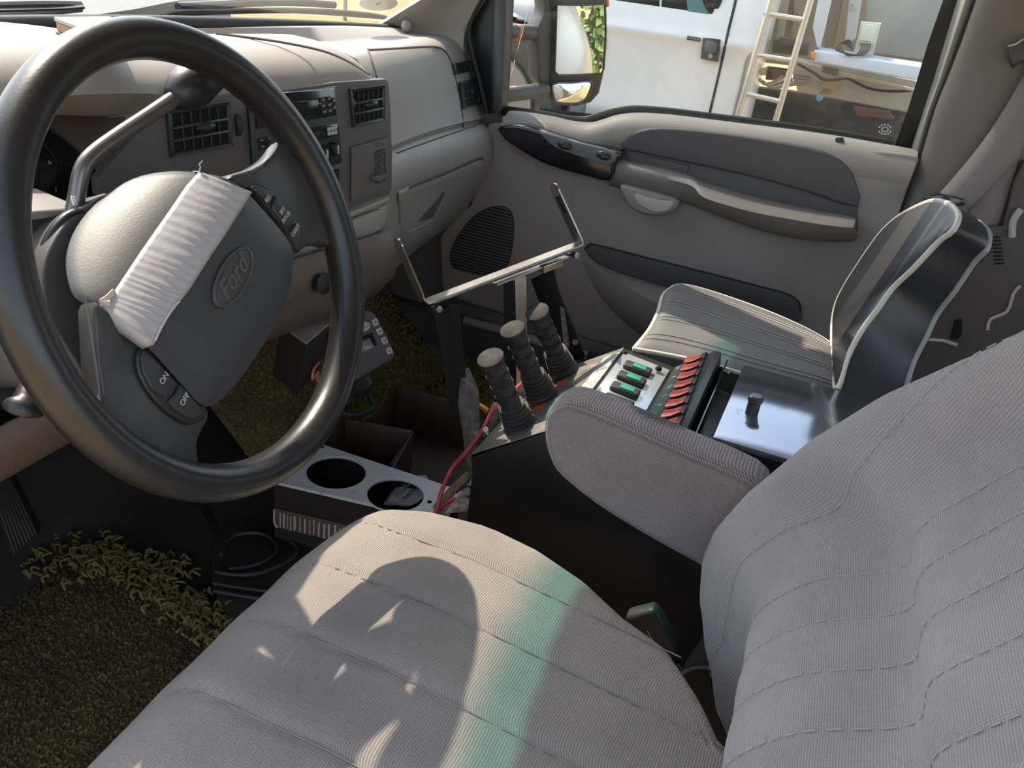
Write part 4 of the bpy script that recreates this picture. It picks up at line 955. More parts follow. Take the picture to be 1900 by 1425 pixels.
# backrest
YF = [(0.20, -0.545), (0.25, -0.488), (0.30, -0.458), (0.34, -0.441), (0.38, -0.434), (0.42, -0.438), (0.48, -0.460), (0.55, -0.495), (0.62, -0.540), (0.68, -0.588), (0.72, -0.618), (0.80, -0.665), (0.88, -0.71), (0.95, -0.75)]
XRB = [(0.20, -0.250), (0.26, -0.200), (0.32, -0.166), (0.38, -0.152), (0.46, -0.150), (0.55, -0.158), (0.62, -0.172), (0.70, -0.20), (0.78, -0.235), (0.88, -0.28), (0.95, -0.34)]
bs = [-0.235, -0.30, -0.36, -0.42, -0.48, -0.54, -0.60]
dish = 0.095
g = G(); rows = []
NZ = 76
for i in range(NZ+1):
    z = lerp(0.20, 0.95, i/NZ); yf = pwl(YF, z)[0]; xr = pwl(XRB, z)[0]; xl = -0.70 + 0.10*sstep(0.80, 1.0, z) + 0.03*(1 - sstep(0.2, 0.4, z))
    row = []
    crease = math.exp(-((z - 0.515)/0.028)**2)
    for k in range(81):
        u = k/80; x = lerp(xr, xl, u)
        y = yf
        y -= 0.085*max(0, 1 - (xr - x)/0.052)**2.2                     # inboard edge turns away
        y -= 0.085*max(0, 1 - (x - xl)/0.052)**2.2
        w = sstep(0.03, 0.125, xr - x)*sstep(0.03, 0.13, x - xl)
        y -= dish*w                                                  # dished insert
        y -= 0.030*crease*w + 0.012*w*sstep(0.5, 0.3, z)*0
        y += 0.034*w*math.exp(-((z - 0.42)/0.075)**2)
        for s in bs:
            y -= 0.0026*math.exp(-((x - s)/0.003)**2)
            y += 0.0018*math.exp(-((x - s + 0.025)/0.018)**2)
        row.append(V((x, y, z)))
    back = [V((x, yf - 0.15, z - 0.03)) for x in (xl + 0.01, lerp(xl, xr, 0.3), lerp(xl, xr, 0.7), xr - 0.01)]
    side0 = [V((xr + 0.004, yf - 0.12, z - 0.01))]; side1 = [V((xl - 0.004, yf - 0.12, z - 0.01))]
    rows.append(row + side1 + back + side0)
t_ = rows[-1]; cc = sum(t_, V())/len(t_)
rows.append([lerp(p, cc, 0.12) + V((0, 0, 0.02)) for p in t_])
g.grid(rows, cv=True, cap=True)
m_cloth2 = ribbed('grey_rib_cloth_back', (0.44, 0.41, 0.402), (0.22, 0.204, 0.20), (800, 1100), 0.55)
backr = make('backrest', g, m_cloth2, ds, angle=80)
m_st = mat('light_stitching', (0.38, 0.36, 0.355), 0.9)
for s in bs:
    g = G(); zs = [0.26 + 0.0045*k for k in range(146)]
    P = []
    for z in zs:
        xr = pwl(XRB, z)[0]
        if s < xr - 0.03:
            w = sstep(0.03, 0.125, xr - s)*sstep(0.03, 0.13, s + 0.70)
            P.append(V((s, pwl(YF, z)[0] - 0.085*max(0, 1 - (xr - s)/0.052)**2.2 - dish*w - 0.030*w*math.exp(-((z - 0.515)/0.028)**2) + 0.034*w*math.exp(-((z - 0.42)/0.075)**2) + 0.0002, z)))
    g = G()
    for k in range(0, len(P) - 1, 2): g.tube([P[k], lerp(P[k], P[k+1], 0.6), lerp(P[k], P[k+1], 1.25)], 0.0006, 5)
    if len(P) > 4: make('stitch_line', g, m_st, backr)
# armrest
XA = -0.15
XA = -0.112
ap = [(1028, 752), (1040, 733), (1062, 722), (1085, 723), (1130, 738), (1200, 768), (1300, 812), (1405, 858), (1430, 900), (1400, 970), (1340, 1032), (1300, 1015), (1200, 960), (1120, 910), (1060, 862), (1040, 835), (1028, 795)]
P = spline([at(x, y, x=XA) for x, y in ap], 2, True)
sc0 = at(1195, 800, x=XA)
m_arm_cloth = ribbed('armrest_cloth', (0.38, 0.325, 0.305), (0.10, 0.082, 0.080), (620, 620), 0.9, stain=((sc0.x + 0.015 - ds.location.x, sc0.y - ds.location.y - 0.005, sc0.z - ds.location.z + 0.012), (0.035, 0.040, 0.022), (0.035, 0.033, 0.034)))
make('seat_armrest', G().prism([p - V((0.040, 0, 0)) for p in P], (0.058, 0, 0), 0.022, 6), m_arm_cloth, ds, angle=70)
# buckle and lever beside the cushion
bk = thing('seatbelt_buckle', 'black belt buckle stalk standing between driver cushion and console', 'buckle', (-0.12, -0.44, 0.03))
b0, b1 = at(1228, 1198, x=-0.12), at(1198, 1146, x=-0.12)
ax = (b1 - b0).normalized()
make('buckle_cover', G().obox((b0 + b1)/2, ax*0.036, V((0.012, 0, 0)), ax.cross(V((1, 0, 0)))*0.022, 0.007, 3), mat('buckle_black', (0.028, 0.028, 0.03), 0.5), bk)
make('buckle_stalk', G().tube(spline([b0 - ax*0.03, b0 - ax*0.09 + V((0.0, -0.01, 0)), V((b0.x, b0.y - 0.03, 0.05))], 4), 0.012, 8, flat=((1, 0, 0), 0.4)), M['black'], bk)
make('stitching', G().tube([b1 - ax*0.01 + V((-0.0125, 0, 0)), b0 + V((-0.0125, 0.0, 0))], 0.0007, 5), m_st, bk)
cv = thing('carpet_scrap', 'black carpet lump with a stitched edge beside the driver backrest', 'carpet', (-0.16, -0.52, 0.045))
P = [at(x, y, x=-0.17) for x, y in ((1262, 1250), (1290, 1236), (1345, 1240), (1400, 1300), (1420, 1425), (1330, 1440), (1300, 1330))]
make('carpet_flap', G().prism(spline(P, 3, True), (0.10, -0.02, 0), 0.012, 3), mat('black_felt', (0.016, 0.015, 0.014), 0.95, bump=(500, 0.6, 0.002)), cv, angle=70)
make('stitched_edge', G().tube(spline([at(x, y, x=-0.174) for x, y in ((1266, 1250), (1292, 1239), (1342, 1243))], 4), 0.002, 6), mat('edge_thread', (0.11, 0.10, 0.09), 0.9), cv)

# ================================================================== passenger seat
m_vin = mat('black_vinyl', (0.030, 0.032, 0.036), 0.38, spec=0.5, bump=(220, 0.15, 0.0005), var=(12, 0.5, (0.042, 0.044, 0.048)))
m_pipe = mat('cream_piping', (0.56, 0.53, 0.45), 0.45)
ps = thing('passenger_seat', 'small black vinyl passenger seat with cream piping beside the door', 'seat', (0.5, -0.42, 0.08))
ZS = 0.405
fr_ = spline([at(x, y, z=ZS - 0.006) for x, y in ((1176, 648), (1205, 612), (1222, 578), (1231, 548), (1250, 532))], 8)
rg_ = spline([at(x, y, z=ZS) for x, y in ((1250, 532), (1275, 531), (1330, 546), (1420, 578), (1500, 614), (1552, 646))], 8)
lf_ = spline([at(x, y, z=ZS - 0.012) for x, y in ((1176, 648), (1230, 657), (1300, 672), (1400, 700), (1500, 725), (1580, 745))], 8)
rr_ = [lerp(lf_[-1], rg_[-1], t/20) for t in range(21)]
def samp(P, t):
    k = t*(len(P)-1); i = min(int(k), len(P)-2); return lerp(P[i], P[i+1], k - i)
def coons(u, v):
    a = lerp(samp(fr_, u), samp(rr_, u), v); b = lerp(samp(lf_, v), samp(rg_, v), u)
    c = lerp(lerp(fr_[0], fr_[-1], u), lerp(rr_[0], rr_[-1], u), v)
    return a + b - c
pl_u = (0.10, 0.14, 0.31, 0.35, 0.52, 0.56, 0.74, 0.78)
rows = []
def p_surf(u, v):
    p = coons(u, v)
    e = (1 - (2*u-1)**6)*(1 - (2*v-1)**8)
    z = 0.016*e - 0.006*math.sin(PI*u)*math.sin(PI*v)
    for k in pl_u: z += 0.0016*math.exp(-((u - k)/0.008)**2)*e
    return p + V((0, 0, z))
for i in range(121): rows.append([p_surf(i/120, j/40) for j in range(41)])
g = G().grid(rows)
edge_ = [rows[i][0] for i in range(121)] + [rows[-1][j] for j in range(1, 41)] + [rows[i][-1] for i in range(119, -1, -1)] + [rows[0][j] for j in range(39, 0, -1)]
ce = sum(edge_, V())/len(edge_)
g.grid([edge_, [lerp(p, ce, -0.01) + V((0, 0, -0.03)) for p in edge_], [lerp(p, ce, 0.02) + V((0, 0, -0.085)) for p in edge_], [lerp(p, ce, 0.08) + V((0, 0, -0.10)) for p in edge_]], cv=True)
pc = make('seat_cushion', g, mat('dusty_black_vinyl', (0.085, 0.081, 0.076), 0.68, spec=1.0, bump=(220, 0.15, 0.0005), var=(14, 0.5, (0.066, 0.066, 0.066))), ps, angle=70)
make('piping', G().loop(edge_[::2], 0.0042, 8), m_pipe, pc)
for k in pl_u: make('pleat_line', G().tube([p_surf(k, j/30) + V((0, 0, 0.0004)) for j in range(1, 30)], 0.0008, 5), mat('pleat_grey', (0.30, 0.29, 0.27), 0.5) if 'pleat_grey' not in bpy.data.materials else bpy.data.materials['pleat_grey'], pc)
g = G().box((0.33, -0.55, 0.05), (0.52, -0.34, 0.31), 0.01); make('seat_base', g, M['black_metal'], ps)
# low backrest
BN = V((-0.10, 1, 0.36)).normalized(); BP = at(1556, 715, x=0.30)
ff = [(1555, 722), (1573, 663), (1598, 615), (1629, 573), (1657, 534), (1696, 497), (1741, 449), (1769, 427), (1779, 402), (1769, 385), (1753, 376), (1733, 373), (1708, 381), (1668, 402), (1640, 427), (1618, 455), (1593, 492), (1570, 528), (1553, 562), (1546, 593), (1545, 625), (1545, 665), (1547, 702)]
F_ = spline([atp(x, y, BP, BN) for x, y in ff], 3, True)
TH = at(1700, 660, x=0.335) - at(1560, 712, x=0.335)
TH = V((0.01, -0.066, -0.024))
fc = sum(F_, V())/len(F_); zb0, zb1 = min(p.z for p in F_), max(p.z for p in F_)
rows = []
for t, s in ((0.0, 1.0), (0.10, 1.015), (0.35, 1.025), (0.65, 1.025), (0.9, 1.01), (1.0, 0.99)): rows.append([fc + (p - fc)*s + TH*t*lerp(1.55, 0.72, (p.z - zb0)/(zb1 - zb0)) for p in F_])
g = G().grid(rows, cv=True)
def cap_rows(ring, n, h): 
    c = sum(ring, V())/len(ring); return [[c + (p - c)*s + n*h*(1 - s)*12 for p in ring] for s in (1.0, 0.985, 0.96)]
for rg, nn, hh in ((rows[0], BN, 0.010), (rows[-1], -BN, 0.014)):
    cr_ = cap_rows(rg, nn, hh); g.grid(cr_, cv=True); o_ = len(g.v) - len(rg); g.f.append(tuple(o_ + k for k in range(len(rg))))
pbk = make('backrest', g, m_vin, ps, angle=70)
make('piping', G().loop(rows[0], 0.0045, 8), m_pipe, pbk)
make('piping', G().loop(rows[-1], 0.0045, 8), mat('grey_piping', (0.30, 0.30, 0.28), 0.45), pbk)
hb = [at(x, y, x=0.40) for x, y in ((1600, 720), (1640, 695), (1680, 676), (1690, 690), (1640, 722), (1605, 745))]
make('hinge_bracket', G().prism(hb, (0.012, 0, 0), 0.003), M['black'], ps)
g = G().tube(spline([V((0.36, -0.58, 0.36)), V((0.36, -0.60, 0.25)), V((0.36, -0.56, 0.2))], 4), 0.012, 8).tube(spline([V((0.62, -0.58, 0.36)), V((0.62, -0.60, 0.25)), V((0.62, -0.56, 0.2))], 4), 0.012, 8)
make('back_bracket', g, M['black_metal'], ps)

# ================================================================== seat belt on the door post
sb = thing('seat_belt', 'grey seat belt webbing hanging diagonally on the rear door post', 'seat belt', at(1860, 150, x=0.77))
m_web = mat('grey_webbing', (0.22, 0.20, 0.197), 0.85, bump=(900, 0.4, 0.0008))
wl_ = [at(x, y, x=0.765) for x, y in ((1915, 112), (1865, 200), (1810, 280), (1738, 365))]
wr_ = [at(x, y, x=0.757) for x, y in ((1985, 130), (1935, 215), (1880, 298), (1800, 385))]
a = spline(wl_, 5); b = spline(wr_, 5)
make('webbing', G().grid([a, [lerp(p, q, 0.5) + V((-0.003, 0, 0)) for p, q in zip(a, b)], b]), m_web, sb, solid=0.0015)
# a second hanging run behind
a = [at(x, y, x=0.785) for x, y in ((1845, 262), (1822, 330), (1800, 390), (1790, 440))]; b = [at(x, y, x=0.78) for x, y in ((1905, 240), (1880, 330), (1850, 420), (1845, 470))]
make('webbing', G().grid([a, b]), m_web, sb, solid=0.0015)
make('belt_guide', G().prism([at(x, y, x=0.775) for x, y in ((1866, 84), (1882, 80), (1905, 66), (1925, 70), (1925, 120), (1892, 116), (1876, 126), (1866, 108))], (-0.02, 0, 0), 0.006, 3), mat('guide_grey', (0.05, 0.052, 0.05), 0.45), sb)
tg = make('latch_tongue', G().prism([at(x, y, x=0.752) for x, y in ((1710, 372), (1718, 362), (1745, 358), (1788, 368), (1790, 380), (1740, 386), (1712, 382))], (-0.008, 0, 0), 0.003, 2), M['black_gloss'], sb)
make('tongue_edge', G().tube([at(x, y, x=0.742) for x, y in ((1716, 368), (1730, 366))], 0.0018, 6), M['chrome'], tg)
# trim behind the post: dark quarter panel with a ribbed vent, a light edge and highlights painted as cream tubes
qp = [(1862, 420), (1880, 340), (1900, 300), (1980, 300), (1980, 640), (1700, 760), (1640, 760), (1690, 650), (1760, 560), (1800, 480), (1836, 420)]
qv = struct(make('trim_9', G().prism([at(x, y, x=0.768) for x, y in qp], (0.02, 0, 0), 0.004), mat('quarter_trim_dark', (0.075, 0.066, 0.060), 0.6)))
g = G()
for k in range(8): g.obox(at(1848 + k*1.0, 440 + k*7, x=0.766), RGT*0.008, UPV*0.0013, FWD*0.002, 0.0005, 1)
struct(make('trim_10', g, M['hole']))
g = G().tube(spline([at(x, y, x=0.765) for x, y in ((1832, 612), (1838, 592), (1868, 578), (1880, 545), (1893, 530))], 3), 0.0032, 8).tube([at(x, y, x=0.765) for x, y in ((1722, 630), (1750, 632), (1776, 640))], 0.0035, 8)
struct(make('trim_11', g, mat('cream_edge_highlight', (0.5, 0.46, 0.38), 0.6)))
g = G().prism([at(x, y, x=0.766) for x, y in ((1772, 592), (1786, 592), (1784, 622), (1776, 630), (1764, 628))], (-0.004, 0, 0), 0.002); struct(make('trim_12', g, M['hole']))
g = G().tube(spline([at(x, y, x=0.76) for x, y in ((1895, 388), (1880, 410), (1878, 440))], 3), 0.006, 8)
struct(make('trim_13', g, mat('light_edge', (0.42, 0.40, 0.37), 0.6)))

# ================================================================== control console between the seats
CX0, CX1 = -0.02, 0.268
cons = thing('control_console', 'black steel control console with three joysticks and green rocker switches', 'control console', (0.12, -0.35, 0.03))
prof_c = [(-0.105, 0.03), (-0.105, 0.300), (-0.230, 0.392), (-0.312, 0.384), (-0.40, 0.366), (-0.66, 0.366), (-0.66, 0.03)]
g = G().prism([V((CX0, y, z)) for y, z in prof_c], (CX1 - CX0, 0, 0), 0.002, 2)
cb = make('console_body', g, mat('console_black', (0.014, 0.013, 0.013), 0.42, bump=(60, 0.1, 0.001)), cons)
# worn, dusty top plate of the joystick deck
def deck(x, t, d=0.0):
    n = V((0, 0.092, 0.125)).normalized(); return V((x, lerp(-0.103, -0.230, t), lerp(0.302, 0.3925, t))) + n*d
DN = V((0, 0.092, 0.125)).normalized(); DD = V((0, -0.125, 0.092)).normalized()
m_deck = mat('worn_deck', (0.21, 0.195, 0.175), 0.45, 0.0, var=(45, 0.9, (0.09, 0.085, 0.08)), stain=(28, 0.585, (0.42, 0.30, 0.20)), bump=(90, 0.4, 0.0008))
make('deck_plate', G().prism([deck(CX0 - 0.001, -0.01), deck(CX1 + 0.001, -0.01), deck(CX1 + 0.001, 0.985), deck(CX0 - 0.001, 0.985)], DN*0.0015, 0.0005), m_deck, cons)
q = [at(1072, 722, z=0.384), at(1128, 652, z=0.384), at(1158, 645, z=0.394), at(1090, 728, z=0.394)]
make('decal', G().prism([deck(CX0 + 0.02, 0.80, 0.0016), deck(CX1 - 0.02, 0.80, 0.0016), deck(CX1 - 0.02, 0.985, 0.0016), deck(CX0 + 0.02, 0.985, 0.0016)], DN*0.0004), mat('white_decal', (0.62, 0.62, 0.60), 0.4, var=(70, 0.9, (0.10, 0.11, 0.12))), cons)
m_tag = mat('orange_label', (0.72, 0.13, 0.04), 0.5)
for px, py in ((1042, 709), (1000, 760), (1165, 700)):
    if py > 705 and px < 1100:
        zc = 0.345 if px > 1020 else 0.338
        c = at(px, py, z=zc); t = (-0.103 - c.y)/0.127; c = deck(c.x, min(0.5, max(0.1, t)), 0.0022)
        make('orange_label', G().obox(c, V((1, 0, 0))*0.011, DD*0.009, DN*0.0005), m_tag, cons)
# joysticks
m_grip = mat('joystick_rubber', (0.020, 0.019, 0.019), 0.75, 0.0, 0.25, var=(60, 0.6, (0.07, 0.065, 0.06)))
def joystick(base, tip):
    ax = tip - base; L = ax.length
    pr = [(0, 0.024), (0.006, 0.0245), (0.012, 0.0225), (0.016, 0.0205)]
    for k in range(5):
        t = 0.018 + k*0.0072; r = 0.0215 - k*0.0009
        pr += [(t, r - 0.0055), (t + 0.0022, r + 0.0008), (t + 0.0040, r + 0.0008), (t + 0.0062, r - 0.0055)]
    j = make('joystick', G().lathe(base, ax, pr + [(0.056, 0.013), (0.0565, 0)], 26), M['rubber'], cons, angle=60)
    p2 = [(0.052, 0.0145)]; n = 4
    a, b = 0.056, L - 0.010
    for k in range(n):
        t = lerp(a, b, k/n); p2 += [(t, 0.0138), (t + 0.004, 0.0150), (lerp(a, b, (k+0.75)/n), 0.0155), (lerp(a, b, (k+0.93)/n), 0.0165), (lerp(a, b, (k+0.99)/n), 0.0148)]
    p2 += [(L - 0.009, 0.0150), (L - 0.006, 0.0178), (L - 0.001, 0.0182), (L, 0.0165), (L + 0.0005, 0)]
    make('grip', G().lathe(base, ax, p2, 26), m_grip, j, angle=60)
    return j
for (bx, by, zz), (tx, ty, dx) in (((968, 796, 0.333), (909, 662, 0.0)), ((1007, 738, 0.338), (950, 609, 0.0)), ((1047, 690, 0.340), (996, 577, 0.0))):
    b = at(bx, by, z=zz); t = at(tx, ty, x=b.x - 0.012)
    # keep the grip at a real length: slide the tip along its sight line
    best = None
    for k in range(-30, 31):
        q = at(tx, ty, x=b.x + k*0.004); e = abs((q - b).length - 0.142) + 0.3*abs(q.x - b.x + 0.01)
        if best is None or e < best[0]: best = (e, q)
    joystick(b, best[1])
# green rocker panel
z0, z1, y0, y1 = 0.3945, 0.3860, -0.234, -0.309
def pan_(x, t, d=0.0): return V((x, lerp(y0, y1, t), lerp(z0, z1, t) + d))
pp = make('switch_panel', G().hexa([pan_(CX0 + 0.012, 0), pan_(CX1 - 0.028, 0), pan_(CX1 - 0.028, 1), pan_(CX0 + 0.012, 1)] + [pan_(CX0 + 0.012, 0, 0.003), pan_(CX1 - 0.028, 0, 0.003), pan_(CX1 - 0.028, 1, 0.003), pan_(CX0 + 0.012, 1, 0.003)], 0.0008), mat('brushed_panel', (0.52, 0.54, 0.56), 0.28, 0.55, stain=(40, 0.60, (0.12, 0.12, 0.13)), bump=(200, 0.1, 0.0004)), cons)
m_green = mat('green_rocker', (0.012, 0.24, 0.125), 0.3)
for (px, py), green in (((1183, 688), 1), ((1171, 704), 1), ((1161, 727), 1), ((1142, 742), 0), ((1124, 768), 0)):
    c = at(px, py, z=0.398)
    cs_ = [(1183, 684), (1172, 703), (1161, 724)]
for k in range(5):
    c = lerp(at(1183, 684, z=0.397), at(1160, 724, z=0.397), k/2)
    s = make('rocker_switch', G().obox(c, V((0.011, 0, 0)), V((0, 0.021, 0.0015)), V((0, -0.0002, 0.0045)), 0.003, 3), M['black'], cons)
    if k < 3: make('rocker_face', G().obox(c + V((0, -0.003, 0.0042)), V((0.0075, 0, 0)), V((0, 0.0105, 0.001)), V((0, 0, 0.0015)), 0.0008, 2), m_green, s)
for px, py in ((1158, 656), (1222, 684)):
    c = at(px, py, z=0.396); make('panel_screw', G().lathe(c, (0, 0, 1), ((-0.002, 0.005), (0.002, 0.005), (0.004, 0.003), (0.0042, 0)), 12), M['black_metal'], cons)
make('side_bolt', G().lathe(V((CX0, -0.45, 0.2)), (-1, 0, 0), ((0, 0.006), (0.004, 0.006), (0.004, 0)), 8), M['black_metal'], cons)
# red switch box standing on the console
rb_ = thing('switch_box', 'black sloping switch box with a row of red switches, behind the green rockers', 'switch box', (0.12, -0.36, 0.376))
sl0, sl1 = V((0, -0.3135, 0.3875)), V((0, -0.368, 0.432))
SD = (sl1 - sl0).normalized(); SN = V((0, SD.z, -SD.y)) ; SN = SN if SN.z > 0 else -SN
pr = [(-0.3135, 0.3855), (-0.3135, 0.3875), (-0.368, 0.432), (-0.376, 0.431), (-0.386, 0.374), (-0.386, 0.372)]
make('box_body', G().prism([V((CX0 + 0.004, y, z)) for y, z in pr], (CX1 - CX0 - 0.012, 0, 0), 0.0015, 2), mat('switch_box_black', (0.028, 0.029, 0.031), 0.42, bump=(300, 0.15, 0.0005)), rb_)
m_red = mat('red_rocker', (0.68, 0.075, 0.045), 0.22, coat=0.5)
r0, r1 = atp(1290, 671, sl0, SN), atp(1250, 772, sl0, SN)
for k in range(8):
    c = lerp(r0, r1, k/6)
    fr = make('red_switch', G().obox(c + SN*0.002, V((0.0135, 0, 0)), SD*0.019, SN*0.0025, 0.001, 2), M['black'], rb_)
    q = [c + SD*0.015, c + SD*0.013 + SN*0.0055, c + SN*0.0062, c - SD*0.012 + SN*0.0095, c - SD*0.014]
    make('switch_lever', G().prism([p + V((-0.0115, 0, 0)) for p in q], (0.023, 0, 0), 0.0012, 2), m_red, fr)
    make('switch_edge', G().obox(c - V((0.0126, 0, 0)) + SN*0.004, V((0.0006, 0, 0)), SD*0.0165, SN*0.002), M['black_gloss'], fr)
for k, (px, py, s) in enumerate(((1258, 683, 'A/1'), (1250, 700, 'B'), (1243, 718, 'A/2'), (1233, 735, '2'), (1224, 752, 'N'), (1214, 770, '1'))):
    c = atp(px, py, sl0, SN) + SN*0.0006
    text('switch_marking', s, 0.009, c, (1, 0, 0), SD, M['grey_mark'], rb_, 0.0002)
make('box_lid_edge', G().box((CX0 + 0.004, -0.389, 0.373), (CX1 - 0.012, -0.3865, 0.424), 0.0008), M['black_gloss'], rb_)
# polished lidded box behind it
lbx = thing('storage_box', 'glossy black lidded steel box with a small knob, behind the red switches', 'box', (0.13, -0.54, 0.3685))
make('box_body', G().box((CX0 + 0.03, -0.655, 0.369), (CX1 - 0.012, -0.412, 0.412), 0.002), M['black_metal'], lbx)
ld = make('lid', G().hexa([(CX0 + 0.026, -0.408, 0.412), (CX1 - 0.006, -0.412, 0.412), (CX1 - 0.006, -0.66, 0.412), (CX0 + 0.026, -0.66, 0.412), (CX0 + 0.026, -0.408, 0.420), (CX1 - 0.006, -0.412, 0.420), (CX1 - 0.006, -0.66, 0.420), (CX0 + 0.026, -0.66, 0.420)], 0.0015, 2), mat('polished_black_steel', (0.31, 0.34, 0.40), 0.13, 0.9, bump=(14, 0.08, 0.002), stain=(16, 0.66, (0.06, 0.06, 0.07))), lbx)
kc = at(1394, 768, z=0.420)
make('lid_knob', G().lathe(kc, (0, 0, 1), ((0, 0.0085), (0.018, 0.0085), (0.0195, 0.0098), (0.026, 0.0098), (0.028, 0.0075), (0.0283, 0)), 24), mat('knob_pewter', (0.11, 0.10, 0.10), 0.35, 0.6), ld)
make('latch_stud', G().lathe(at(1353, 692, z=0.405), (0, 1, 0.2), ((0, 0.004), (0.012, 0.004), (0.014, 0.0055), (0.018, 0.0)), 12), M['steel'], lbx)

# ================================================================== tablet stand
ts = thing('tablet_stand', 'bare steel tablet cradle on black legs in front of the joysticks', 'stand', (0.12, -0.05, 0.03))
TA, TB = at(786, 562, x=0.05), at(1076, 452, x=0.30)
td = (TB - TA).normalized(); tn = V((0, 0, 1)); tn = (tn - td*tn.dot(td)).normalized(); tb = td.cross(tn)
ear0, ear1 = at(740, 455, x=0.065), at(1030, 352, x=0.285)
w = 0.011
def strap(P, half, th, name, m, par, nrm=None):
    """flat bar following P; width direction half, thickness th"""
    P = [V(p) for p in P]; g = G(); rows = []
    for i, p in enumerate(P):
        t = (P[min(i+1, len(P)-1)] - P[max(i-1, 0)]).normalized(); h = V(half); h = (h - t*h.dot(t)); n = t.cross(h).normalized()*th
        rows.append([p - h - n, p + h - n, p + h + n, p - h + n])
    g.grid(rows, cv=True, cap=True); return make(name, g, m, par, angle=40)
wd = -tb if (-tb).dot(-FWD) < 0 else tb
depth_dir = (V((-0.55, -0.75, 0.15)) - td*V((-0.55, -0.75, 0.15)).dot(td)).normalized()
path = [ear0 + V((0, 0, 0))] + [lerp(ear0, TA, t) for t in (0.3, 0.6, 0.85, 0.95)] + [TA + td*0.004] + [lerp(TA, TB, t) for t in (0.05, 0.3, 0.6, 0.95)] + [TB - td*0.003] + [lerp(TB, ear1, t) for t in (0.06, 0.2, 0.5, 0.8, 1.0)]
cr = strap(path, depth_dir*0.0105, 0.0014, 'cradle_bar', M['steel'], ts)
for e, o, nm in ((ear0, TA, 0), (ear1, TB, 1)):
    c = lerp(e, o, 0.10); make('ear_tip', G().lathe(e - (e-o).normalized()*0.0005, td, ((-0.0016, 0.0), (-0.0016, 0.0105), (0.0016, 0.0105), (0.0016, 0.0)), 18), M['steel'], cr)
    a_, b_ = lerp(e, o, 0.06), lerp(e, o, 0.42); s_ = td*(0.0017 if nm == 0 else -0.0017)
    make('ear_slot', G().obox((a_+b_)/2 + s_, (b_-a_)/2, depth_dir*0.0035, td*0.0004), M['hole'], cr)
make('cradle_shelf', G().hexa([lerp(TA, TB, 0.04) - tn*0.004 - depth_dir*0.002, lerp(TA, TB, 0.96) - tn*0.004 - depth_dir*0.002, lerp(TA, TB, 0.96) - tn*0.004 + depth_dir*0.010, lerp(TA, TB, 0.04) - tn*0.004 + depth_dir*0.010, lerp(TA, TB, 0.04) - tn*0.0018 - depth_dir*0.002, lerp(TA, TB, 0.96) - tn*0.0018 - depth_dir*0.002, lerp(TA, TB, 0.96) - tn*0.0018 + depth_dir*0.010, lerp(TA, TB, 0.04) - tn*0.0018 + depth_dir*0.010]), M['dusty_metal'], cr)
rl = strap([lerp(TA, TB, t) - tn*0.013 + depth_dir*0.002 for t in (0.42, 0.6, 0.9)], depth_dir*0.006, 0.0012, 'slide_rail', M['steel'], ts)
make('clamp', G().obox(lerp(TA, TB, 0.78) - tn*0.016 + depth_dir*0.006, td*0.020, depth_dir*0.007, tn*0.006, 0.002), mat('brass_clamp', (0.42, 0.35, 0.25), 0.35, 0.9), ts)
for t, dn in ((0.055, 0.013), (0.935, 0.012)):
    c = lerp(TA, TB, t) - tn*dn + depth_dir*0.008; make('bolt', G().lathe(c, depth_dir, ((-0.012, 0.003), (0.0, 0.003), (0.0, 0.0055), (0.007, 0.0055), (0.0072, 0)), 6), M['chrome'], ts)
# legs
def leg(pts, half, name, m, th=0.002): return strap(pts, half, th, name, m, ts)
lp_x = 0.094
make('leg', G().prism([at(x, y, x=lp_x) for x, y in ((858, 685), (869, 685), (880, 709), (887, 727), (888, 760), (893, 805), (884, 830), (875, 845), (877, 880), (870, 892), (866, 860), (862, 840), (858, 800), (849, 751), (852, 720))], (0.004, 0, 0), 0.0008), M['dusty_metal'], ts)
leg([at(843, 566, x=0.09), at(849, 640, x=0.092), at(858, 700, x=0.094)], RGT*0.0075, 'leg', M['black_metal'])
l1b = leg([at(818, 574, x=0.10), at(832, 640, x=0.10), at(850, 760, x=0.10)], RGT*0.012, 'leg', M['black_metal'])
l2 = leg([at(966, 512, x=0.20), at(968, 640, x=0.20), at(968, 740, x=0.19)], RGT*0.0085, 'leg', M['steel'])
l2b = leg([at(948, 520, x=0.205), at(950, 700, x=0.20)], RGT*0.012, 'leg', M['black_metal'])
g = G().prism([at(x, y, x=0.29) for x, y in ((984, 518), (1026, 496), (1036, 540), (1086, 662), (1066, 672), (1040, 668))], (0.004, 0, 0), 0.001)
br_ = make('brace_plate', g, M['black_metal'], ts)
make('brace_slot', G().prism([at(x, y, x=0.2885) for x, y in ((1039, 568), (1047, 572), (1057, 640), (1052, 652), (1046, 640))], (-0.0006, 0, 0)), M['dusty_metal'], br_)
make('brace_bolt', G().lathe(at(1068, 634, x=0.289), (-1, 0, 0), ((0, 0.005), (0.003, 0.005), (0.003, 0)), 8), M['steel'], br_)
make('cross_plate', G().prism([at(x, y, x=0.11) for x, y in ((772, 572), (850, 548), (852, 620), (838, 630), (800, 592))], (0.003, 0, 0), 0.0008), M['black_metal'], ts)
